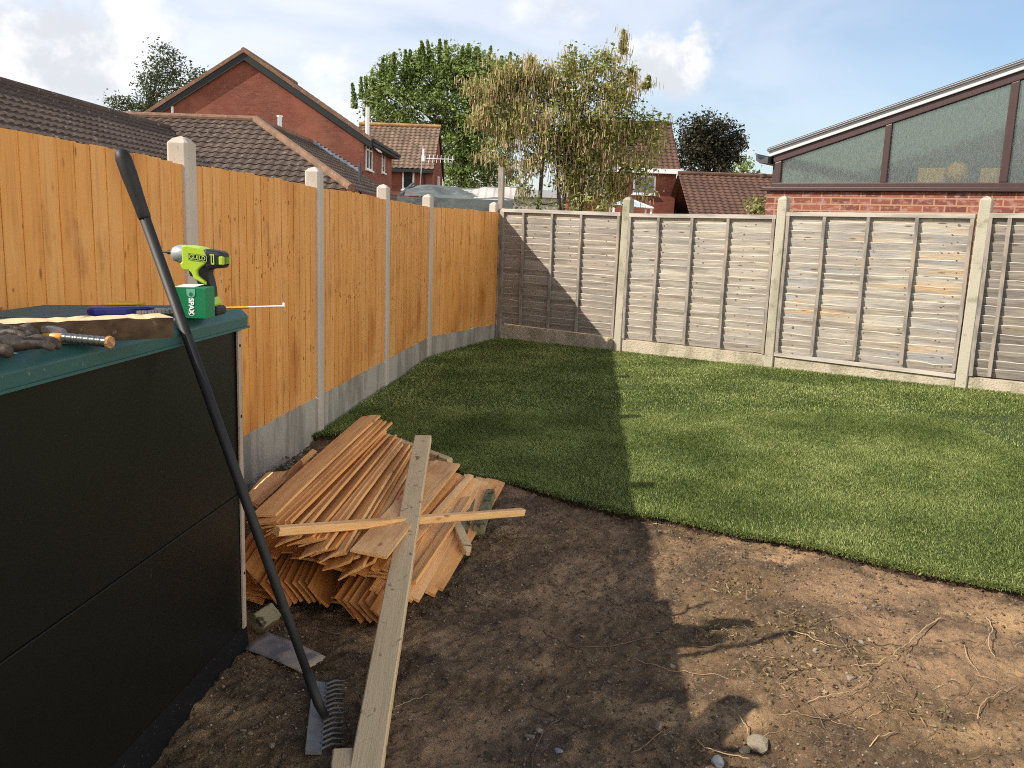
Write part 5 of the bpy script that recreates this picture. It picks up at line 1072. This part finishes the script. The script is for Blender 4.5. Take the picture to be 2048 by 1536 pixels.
for i in range(nU):
    for j in range(nV): fs.append((i*(nV+1)+j, (i+1)*(nV+1)+j, (i+1)*(nV+1)+j+1, i*(nV+1)+j+1))
mb = MB(); mb.add(vs, fs)
for k, f_ in enumerate(fs):
    u = (k//nV+.5)/nU; v = (k % nV+.5)/nV
    if u > .58+.09*math.sin(v*7) and .12 < v < .86+.04*math.sin(u*30): mb.mi[k] = 1
o = rel(mb.build('roof', [m_felt, m_feltt], fsd, smooth=True), O)
mb = MB(); mb.box((p0.x-.02, sy-.06, zb_-.3), (p1.x+.05, sy-.02, zb_-.005)); mb.tube([(p0.x-.02, sy-.03, zb_-.1), (p0.x+.03, sy-.03, zb_+.02), (pt0.x-.02, sy+1.4, pt0.z+.03)], .03, 6); rel(mb.build('fascia', m_felt, fsd), O)

# flat garage behind the blossoming tree
g0 = onY(1018, 392, 27); g1 = onY(1130, 392, 27); gt = onY(1060, 379, 27).z
ga = empty('garage', ((g0.x+g1.x)/2, 28, 0), label='flat roofed grey garage behind the trunks of the seed pod tree', category='garage'); O = tuple(ga.location)
mb = MB(); mb.box((g0.x, 27.1, 0), (g1.x, 31, gt-.22)); rel(mb.build('wall', m_gravelb, ga), O)
mb = MB(); mb.box((g0.x-.1, 27, gt-.219), (g1.x+.1, 31.1, gt)); rel(mb.build('roof', m_alu, ga), O)

# house behind the seed pod tree, with lower wing
hb = empty('brick_house', (7, 51, 0), label='red brick house with white eaves half hidden by the seed pod tree', category='house'); O = (7, 51, 0)
yf, yb = 50, 57; xl_, xr_ = onY(1140, 300, 50).x, onY(1352, 360, 50).x; rz = onY(1225, 247, 53.5).z; re = onY(1300, 338, 49.7).z
mb = MB(); mb.prism([(yf, 0), (yb, 0), (yb, re), ((yf+yb)/2, rz-.15), (yf, re)], xl_, xr_, ax='x'); rel(mb.build('wall', m_brick, hb), O)
for ye in (yf-.35, yb+.35):
    mb = MB(); roofplane(mb, (xl_-.1, (yf+yb)/2, rz), (xr_+.15, (yf+yb)/2, rz), (xl_-.1, ye, re), (xr_+.15, ye, re)); rel(mb.build('roof_slope', m_tile3, hb), O)
mb = MB(); ridge(mb, (xl_-.1, (yf+yb)/2, rz+.1), (xr_+.15, (yf+yb)/2, rz+.1)); rel(mb.build('ridge_tiles', m_tile3, hb), O)
mb = MB(); mb.box((xl_-.1, yf-.45, re-.22), (xr_+.17, yf-.36, re+.03)); mb.box((xl_-.1, yf-.36, re-.22), (xr_+.17, yf+.0, re-.18)); rel(mb.build('gutter', m_white, hb), O)
wa = onY(1265, 388, yf); wt = onY(1312, 352, yf); window(hb, (wa.x, yf, wa.z), (1, 0, 0), wt.x-wa.x, wt.z-wa.z, (0, -1, 0), O, fr=.09)
wa = onY(1170, 388, yf); wt = onY(1212, 352, yf); window(hb, (wa.x, yf, wa.z), (1, 0, 0), wt.x-wa.x, wt.z-wa.z, (0, -1, 0), O, fr=.09)
lw_ = empty('bungalow', (11.5, 47, 0), label='low dark red tiled roof right of the brick house', category='bungalow'); O = (11.5, 47, 0)
l0 = onY(1356, 349, 48); l1 = onY(1560, 354, 48); ze = onY(1400, 432, 44).z
mb = MB(); roofplane(mb, (l0.x, 48, l0.z), (l1.x+2, 48, l0.z), (l0.x, 44, ze), (l1.x+2, 44, ze), tw=.33, ch=.33); rel(mb.build('roof_slope', m_tile3, lw_), O)
mb = MB(); roofplane(mb, (l0.x, 48, l0.z), (l1.x+2, 48, l0.z), (l0.x, 52, ze), (l1.x+2, 52, ze), tw=.33, ch=.33); rel(mb.build('rear_roof_slope', m_tile3, lw_), O)
mb = MB(); mb.box((l0.x+.1, 44.3, 0), (l1.x+1.9, 51.7, ze)); rel(mb.build('wall', m_brick, lw_), O)
mb = MB(); ridge(mb, (l0.x, 48, l0.z+.08), (l1.x+2, 48, l0.z+.08)); q_ = onY(1525, 350, 48); mb.tube([(q_.x, 48, l0.z), (q_.x, 48, l0.z+.2)], .18, 10); rel(mb.build('ridge_tiles', m_tile3, lw_), O)
# small glazed canopy peeping over the fence
c_ = onY(1285, 405, 24); gzb = empty('garden_canopy', (c_.x, 24.5, 0), label='small white edged canopy top just above the grey fence', category='canopy'); O = tuple(gzb.location)
m_can = M('pale_blue_canopy', (.35, .5, .55), .3)
mb = MB(); hz_ = onY(1270, 402, 24).z; mb.add([(c_.x-.8, 24, hz_-.1), (c_.x+.30, 24, hz_-.17), (c_.x+.30, 25.2, hz_-.17), (c_.x-.8, 25.2, hz_-.1), (c_.x-.3, 24.6, hz_+.08)], [(0, 1, 4), (1, 2, 4), (2, 3, 4), (3, 0, 4)]); rel(mb.build('canopy_sheet', m_can, gzb), O)
mb = MB(); mb.tube([(c_.x-.8, 24, hz_-.1), (c_.x+.30, 24, hz_-.17), (c_.x-.3, 24.6, hz_+.08)], .025, 6)
for x in (-.75, .25):
    for y in (24.05, 25.15): mb.tube([(c_.x+x, y, 0), (c_.x+x, y, hz_-.12)], .03, 6)
rel(mb.build('frame', m_white, gzb), O)

# ------------------------------------------------------------------ conservatory
off = 1.2; PB = B[2]+nb*off; nbv = nb
def cpl(px, py, o=0): return onpl(px, py, PB+nb*o, nb)
C0 = cpl(1533, 392); C0.z = 0
cs = empty('conservatory', C0, math.atan2(db.y, db.x), label='lean-to conservatory with mahogany frames and obscured glass beyond the fence', category='conservatory')
def lx(P): return (Vector((P.x, P.y, 0))-C0).dot(db)
zs = 2.10; x_e = lx(cpl(1560, 300)); z_e = cpl(1560, 292).z; x_t = lx(cpl(2048, 122)); z_t = cpl(2048, 122).z; slope = (z_t-z_e)/(x_t-x_e); XM = x_t+1.6; ZM = z_e+slope*(XM-x_e); DD = 3.6
m1x = lx(cpl(1771, 300)); m2x = lx(cpl(2018, 260))
def top(x): return z_e+slope*(x-x_e)
b = MB(); b.box((0, 0, 0), (XM, .22, zs-.005)); b.box((0, .2201, 0), (.22, DD, zs-.005)); b.box((0, DD-.22, 0), (XM, DD, zs-.006)); b.build('wall', m_brickn, cs)
b = MB(); b.box((-.05, -.05, zs), (XM, .25, zs+.045)); b.build('sill', m_maroon, cs, bevel=.006)
rfz = .135
def rafter(mb, x0, x1, lo, hi, y0, y1): mb.hexa([(x0, y0, top(x0)+lo), (x1, y0, top(x1)+lo), (x1, y1, top(x1)+lo), (x0, y1, top(x0)+lo), (x0, y0, top(x0)+hi), (x1, y0, top(x1)+hi), (x1, y1, top(x1)+hi), (x0, y1, top(x0)+hi)])
fx = .085; bt0 = zs+.045
b = MB()
b.box((.035, .03, bt0), (XM, .10, bt0+.055))
rafter(b, .035, XM, -.175, -.087, .028, .102)
def mull(mb, xa, xb): mb.hexa([(xa, .03, bt0+.055), (xb, .03, bt0+.055), (xb, .10, bt0+.055), (xa, .10, bt0+.055), (xa, .03, top(xa)-.175), (xb, .03, top(xb)-.175), (xb, .10, top(xb)-.175), (xa, .10, top(xa)-.175)])
mull(b, .035, .14); mull(b, m1x-.035, m1x+.035); mull(b, m2x-.04, m2x+.04); mull(b, XM-.1, XM)
b.build('frame', m_maroon, cs, bevel=.008)
def pane(xa, xb):
    mb = MB(); mb.hexa([(xa, .062, bt0+.055), (xb, .062, bt0+.055), (xb, .070, bt0+.055), (xa, .070, bt0+.055), (xa, .062, top(xa)-.175), (xb, .062, top(xb)-.175), (xb, .070, top(xb)-.175), (xa, .070, top(xa)-.175)]); mb.build('glass_pane', m_obsc, cs)
pane(.14, m1x-.035); pane(m1x+.035, m2x-.04); pane(m2x+.04, XM-.1)
b = MB(); rafter(b, -.02, XM, -.085, -.02, .0, .12); rafter(b, -.03, XM, -.018, .012, -.03, .14); b.build('roof_capping', m_alu, cs, bevel=.004)
b = MB(); rafter(b, -.03, XM, -.006, .006, -.036, -.031); rafter(b, -.03, XM, .0125, .024, -.02, .10); b.build('capping_gasket', m_gutter, cs)
b = MB(); rafter(b, -.03, XM, -.05, -.03, .141, DD); b.build('roof_sheet', m_poly, cs)
b = MB(); b.prism([(-.16, z_e-.10), (-.15, z_e-.17), (-.10, z_e-.205), (.0, z_e-.205), (.0, z_e-.12), (-.03, z_e-.13), (-.09, z_e-.165), (-.13, z_e-.14), (-.14, z_e-.09)], -.05, DD, ax='y'); b.build('gutter', m_gutter, cs)
b = MB(); b.box((.03, .1001, bt0), (.09, DD, bt0+.05)); b.box((.03, .1001, z_e-.2), (.09, DD, z_e-.1)); 
for y in (1.2, 2.4, DD-.07): b.box((.031, y, bt0+.05), (.089, y+.06, z_e-.2))
b.build('side_frame', m_maroon, cs)
for ya, yb_ in ((.1, 1.2), (1.26, 2.4), (2.46, DD-.07)):
    b = MB(); b.box((.056, ya, bt0+.05), (.062, yb_, z_e-.2)); b.build('side_glass_pane', m_obsc, cs)
b = MB(); b.box((XM-.01, .1001, 0), (XM+.2, DD, ZM)); b.prism([(.1, zs+.001), (XM-.011, zs+.001), (XM-.011, top(XM)-.06), (.1, top(.1)-.06)], DD-.1, DD-.001); b.build('house_wall', m_wallin, cs)
m_dimband = M('dark_teal_interior', (.045, .085, .09), .8, [dict(s=1.6, d=4, r=(.4, .65), c=(.12, .15, .13), a=.8)])
b = MB(); b.box((.23, DD-.14, 1.3), (XM-.02, DD-.101, 2.62)); b.build('dark_backing_band', m_dimband, cs)  # added dark band behind the glass, makes the lower panes look dim
b = MB(); b.box((.22, .22, 1.2), (XM-.01, DD-.22, 1.3)); b.build('floor', m_floorin, cs)
def inside(name, label, cat, build, px0, px1, depth):
    pass
# cane furniture seen dimly through the glass
def lxy(px, py, o): P = cpl(px, py, o); return lx(P), P.z
for px0, px1, lab in ((1838, 1892, 'tan high backed chair left of the round lamp behind the glass'), (1962, 2008, 'tan high backed chair right of the round lamp behind the glass')):
    xa, za = lxy(px0, 336, .2); xb, _ = lxy(px1, 336, .2)
    W0 = C0+db*((xa+xb)/2)+nb*.20; ch = empty('chair', (W0.x, W0.y, 1.3), math.atan2(db.y, db.x), label=lab, category='chair', group='tan chairs inside the conservatory'); w = (xb-xa)/2; h = za-1.3
    b = MB(); b.box((-w, -.03, .45), (w, .03, h)); b.build('backrest', m_yellow, ch, bevel=.015)
    b = MB(); b.box((-w, .03, .40), (w, .45, .46)); b.build('seat', m_yellow, ch, bevel=.015)
    for x in (-w+.03, w-.03):
        for y in (0, .42): b = MB(); b.box((x-.02, y-.02, 0), (x+.02, y+.02, .40)); b.build('leg', m_yellow, ch)
xa, za = lxy(1914, 345, .25); W0 = C0+db*xa+nb*.27; b = MB(); rr_ = .12; za += 0
lamp = empty('table_lamp', (W0.x, W0.y, 1.3), 0, label='round tan lampshade between the two tan chairs behind glass', category='lamp')
b.tube([(0, 0, za-1.3-rr_+rr_*(1-math.cos(a))) for a in [math.pi*i/10 for i in range(11)]], [max(.004, rr_*math.sin(math.pi*i/10)) for i in range(11)], 20); b.build('lamp_shade', m_yellow, lamp, smooth=True)
b = MB(); b.tube([(0, 0, 0), (0, 0, .02), (0, 0, za-1.3-rr_)], [.12, .03, .02], 12); b.build('lamp_base', m_yellow, lamp)

# ------------------------------------------------------------------ trees
def leafquads(C, size, g, up=0., asp=.55):
    n = len(C); d = g.normal(0, 1, (n, 3)); d[:, 2] = d[:, 2]*(.7)+up; d /= np.linalg.norm(d, axis=1)[:, None]; r = g.normal(0, 1, (n, 3)); w = np.cross(d, r); w /= np.linalg.norm(w, axis=1)[:, None]
    s = (size*(.6+.8*g.random(n)))[:, None]; V = np.empty((n, 4, 3)); V[:, 0] = C-d*s*.5; V[:, 1] = C+w*s*asp*.5; V[:, 2] = C+d*s*.5; V[:, 3] = C-w*s*asp*.5
    return V.reshape(-1, 3), np.arange(n*4).reshape(n, 4)
def tree(name, label, y, base_px, blobs, mat, leaf, dens, trunk_r, seed, depth=.9, shoots=None, pods=None, cat='tree', grp=None, limbs=True, trunks=None, up=0., clump=14, csz=.28, bark=None, keepfill=.4):
    """blobs: (px, py, r_px) outline ellipses measured at distance y"""
    g = np.random.default_rng(seed); s = y/FPX; bp = onY(base_px[0], base_px[1], y); base = Vector((bp.x, y, 0))
    root = empty(name, base, 0, label=label, category=cat, group=grp); Cs = []; cents = []
    for (px, py, r) in blobs:
        c = onY(px, py, y); R_ = r*s; cc = np.array([c.x, y+g.uniform(-.35, .35)*depth*R_, c.z]); cents.append((cc, R_)); n = max(3, int(dens*R_**2*10))
        d = g.normal(0, 1, (n, 3)); d /= np.linalg.norm(d, axis=1)[:, None]; rad = R_*(keepfill+(1-keepfill)*g.random(n)**.5); cl = cc+d*rad[:, None]*[1, depth, 1]
        k = clump; pts_ = np.repeat(cl, k, 0)+g.normal(0, csz*R_ if csz < 0 else csz, (n*k, 3))*[1, 1, .75]; Cs.append(pts_)
    C = np.concatenate(Cs)
    if shoots:
        for (px, py, h, w) in shoots:
            p = onY(px, py, y); n = int(170*h*s/leaf*.35)+40; t = g.random(n); yy = y+g.normal(0, .6*depth, 1)
            lean = g.normal(0, .12)*h*s; q = np.stack([p.x+g.normal(0, 1, n)*w*s*.8*(1.15-t)+lean*t, yy+g.normal(0, 1, n)*w*s*(1.15-t), p.z-h*s+h*s*t], 1); C = np.concatenate([C, q])
    C = C[C[:, 2] > .25]
    V, F = leafquads(C, leaf, g, up); o = npmesh('crown', V-np.array(base), F, mat, root)
    b = MB(); tr_ = trunks or [base_px]
    cen = [c for c, r_ in cents]
    top_ = np.mean(cen, 0)
    for tpx in tr_:
        q0 = onY(tpx[0], tpx[1], y); q0 = Vector((q0.x, y+rng.uniform(-.15, .15), 0)); 
        q0.z = max(q0.z, .2); mine = cen if len(tr_) == 1 else sorted(cen, key=lambda c: abs(c[0]-q0.x))[:max(3, len(cen)//len(tr_)+2)]
        zf = min(c[2] for c in mine); zm = float(np.mean([c[2] for c in mine])); fork = Vector((q0.x*.8+.2*float(np.mean([c[0] for c in mine])), y, zf+(zm-zf)*.55))
        b.tube([Vector((q0.x, y, 0))-base, q0-base, (q0.lerp(fork, .5)+Vector((rng.uniform(-.1, .1), 0, 0)))-base, fork-base], [trunk_r*1.2, trunk_r, trunk_r*.85, trunk_r*.7], 8)
        for c in mine:
            c = Vector([float(v) for v in c]); mid = fork.lerp(c, .5)+Vector((rng.uniform(-.2, .2), 0, rng.uniform(-.1, .3)))*min(1, (c-fork).length*.3); b.tube([fork-base, mid-base, c-base], [trunk_r*.45, trunk_r*.22, trunk_r*.06], 6)
    b.build('trunk', bark or m_bark, root, smooth=True)
    if pods:
        n, (l0_, l1_), pm = pods; pw = np.exp(-np.clip((C[:, 0]-C[:, 0].min())/1.6, 0, 9))+.16; idx = g.choice(len(C), n//6, p=pw/pw.sum()); cc = np.repeat(C[idx], 6, 0)+g.normal(0, .075, (len(idx)*6, 3)); n = len(cc); l = g.uniform(l0_, l1_, n); w = .007; a = g.uniform(0, 6.28, n); ux, uy = np.cos(a)*w, np.sin(a)*w
        V = np.empty((n, 4, 3)); tx, ty = g.normal(0, .012, n), g.normal(0, .012, n)
        V[:, 0] = cc+np.stack([ux, uy, 0*ux], 1); V[:, 1] = cc-np.stack([ux, uy, 0*ux], 1); V[:, 2] = cc+np.stack([-ux+tx, -uy+ty, -l], 1); V[:, 3] = cc+np.stack([ux+tx, uy+ty, -l], 1)
        npmesh('seed_pods', V.reshape(-1, 3)-np.array(base), np.arange(n*4).reshape(n, 4), pm, root)
    return root
m_lmaple = leafmat('bright_green_leaves', (.07, .115, .025), (.18, .25, .06), (.38, .46, .17), .5)
m_llab = leafmat('olive_green_leaves', (.10, .135, .03), (.25, .29, .065), (.52, .52, .18), .5)
m_pod = leafmat('tan_seed_pods', (.22, .15, .07), (.38, .28, .14), (.58, .45, .26), .25)
m_ldark = leafmat('dark_bronze_leaves', (.018, .022, .010), (.035, .038, .016), (.075, .06, .028), .2)
m_lbirch = leafmat('grey_green_leaves', (.04, .06, .025), (.075, .10, .045), (.14, .17, .08), .35)
m_lyel = leafmat('yellow_green_leaves', (.12, .17, .03), (.22, .28, .06), (.32, .38, .11), .4)
tree('broadleaf_tree', 'big bright green bushy tree behind the small brick house', 62, (930, 400),
     [(770, 215, 42), (760, 170, 26), (800, 150, 40), (800, 215, 48), (845, 150, 48), (850, 225, 55), (895, 140, 48), (900, 200, 55), (950, 150, 50), (950, 220, 55), (985, 160, 40), (1010, 150, 30), (930, 280, 55), (975, 290, 55), (950, 340, 50), (1000, 350, 40), (1010, 230, 45), (900, 320, 25), (915, 360, 35), (740, 205, 14), (745, 250, 14), (765, 262, 14)],
     m_lmaple, .21, 3.6, .35, 5, shoots=[(762, 100+18, 60, 5), (735, 152, 50, 4), (712, 168, 45, 4), (718, 142+8, 40, 3), (745, 138, 45, 4), (790, 110, 50, 5), (820, 98, 60, 6), (812, 100, 60, 4), (840, 96, 60, 6), (857, 84, 60, 5), (866, 82, 60, 4), (883, 78, 70, 5), (902, 86, 60, 6), (922, 94, 60, 5), (933, 90, 60, 5), (948, 96, 50, 5), (966, 98, 50, 4), (977, 92, 50, 4), (1000, 102, 50, 5), (1012, 100, 50, 4), (1030, 106, 40, 4), (775, 128, 40, 4), (730, 185, 40, 4)], clump=22, csz=.24, up=.2)
tree('seed_pod_tree', 'tree hung with tan seed pods just behind the grey fence', 17, (1110, 412),
     [(965, 180, 30), (1000, 160, 36), (960, 230, 22), (1000, 215, 42), (1040, 150, 30), (1062, 135, 18), (1060, 190, 44), (1105, 165, 34), (1145, 125, 26), (1150, 180, 46), (1190, 130, 28), (1222, 108, 18), (1215, 160, 36), (1240, 190, 36), (1262, 150, 16), (1200, 220, 50), (1120, 240, 52), (1050, 250, 42), (1000, 275, 24), (985, 310, 14), (1010, 330, 14), (1090, 295, 40), (1140, 300, 42), (1190, 290, 46), (1235, 270, 40), (1275, 260, 36), (1305, 240, 22), (1310, 285, 26), (1325, 245, 14), (1180, 350, 46), (1230, 345, 40), (1275, 330, 30), (1130, 355, 30), (1060, 330, 22), (1045, 375, 18), (1290, 380, 16), (1200, 395, 26), (1160, 395, 26), (1235, 385, 22), (1305, 335, 12)],
     m_llab, .070, 50, .05, 8, shoots=[(1233, 92, 40, 5), (1142, 110, 30, 6), (1062, 118, 34, 5), (1100, 138, 25, 6), (1262, 138, 25, 5), (1285, 162, 22, 5)], pods=(9500, (.06, .16), m_pod), trunks=[(1082, 412), (1112, 412), (1128, 412), (1165, 412)], clump=10, csz=.085, depth=.8, keepfill=.3)
tree('dark_tree', 'round dark bronze leaved tree behind the low red roof', 62, (1415, 340),
     [(1385, 260, 26), (1415, 255, 28), (1450, 265, 28), (1470, 285, 20), (1380, 295, 26), (1415, 300, 36), (1450, 305, 28), (1370, 320, 18), (1435, 330, 28), (1395, 335, 22), (1465, 315, 14)],
     m_ldark, .21, 7, .3, 9, clump=18, csz=.24)
tree('birch_tree', 'grey green airy birch behind the gable roof at left', 60, (300, 235),
     [(325, 112, 22), (345, 130, 22), (320, 145, 24), (300, 140, 16), (350, 155, 16), (335, 175, 24), (300, 170, 20), (285, 165, 12), (310, 200, 24), (280, 205, 22), (350, 200, 16), (235, 205, 18), (250, 220, 22), (215, 212, 10), (285, 228, 20), (330, 222, 24), (240, 240, 22), (290, 250, 26)],
     m_lbirch, .18, 5, .2, 12, clump=14, csz=.28, depth=.7)
tree('birch_tree', 'small grey green tree top peeping over the gable slope', 62, (392, 180), [(392, 150, 14), (385, 165, 16), (402, 165, 14), (378, 178, 14), (395, 185, 20), (390, 215, 24)], m_lbirch, .24, 3.4, .18, 13, clump=14, csz=.28)
tree('light_tree', 'pale yellow green tree right of the dark bronze tree', 78, (1485, 350), [(1492, 322, 10), (1480, 335, 11), (1497, 335, 8), (1475, 350, 12), (1490, 352, 10)], m_lyel, .3, 3.5, .15, 14, clump=12, csz=.35)
tree('shrub', 'leafy green shrub with red flowers beside the conservatory brick wall', 13, (1508, 430), [(1505, 412, 18), (1520, 402, 14), (1490, 422, 14), (1518, 420, 16), (1500, 440, 22)], m_llab, .06, 30, .03, 15, clump=9, csz=.05, cat='shrub')
tree('shrub', 'low bright shrub behind the fence below the seed pod tree', 15, (1065, 420), [(1060, 405, 14), (1085, 408, 12), (1040, 410, 10), (1110, 412, 10), (1160, 405, 16), (1200, 410, 14)], m_lmaple, .06, 26, .03, 16, clump=9, csz=.05, cat='shrub')
tree('bush', 'tiny dark bush top above the low red roof ridge', 70, (1510, 352), [(1510, 346, 7), (1503, 350, 5)], m_ldark, .25, 3, .1, 18, clump=12, csz=.2, cat='bush')
print('objects', len(COL.objects))
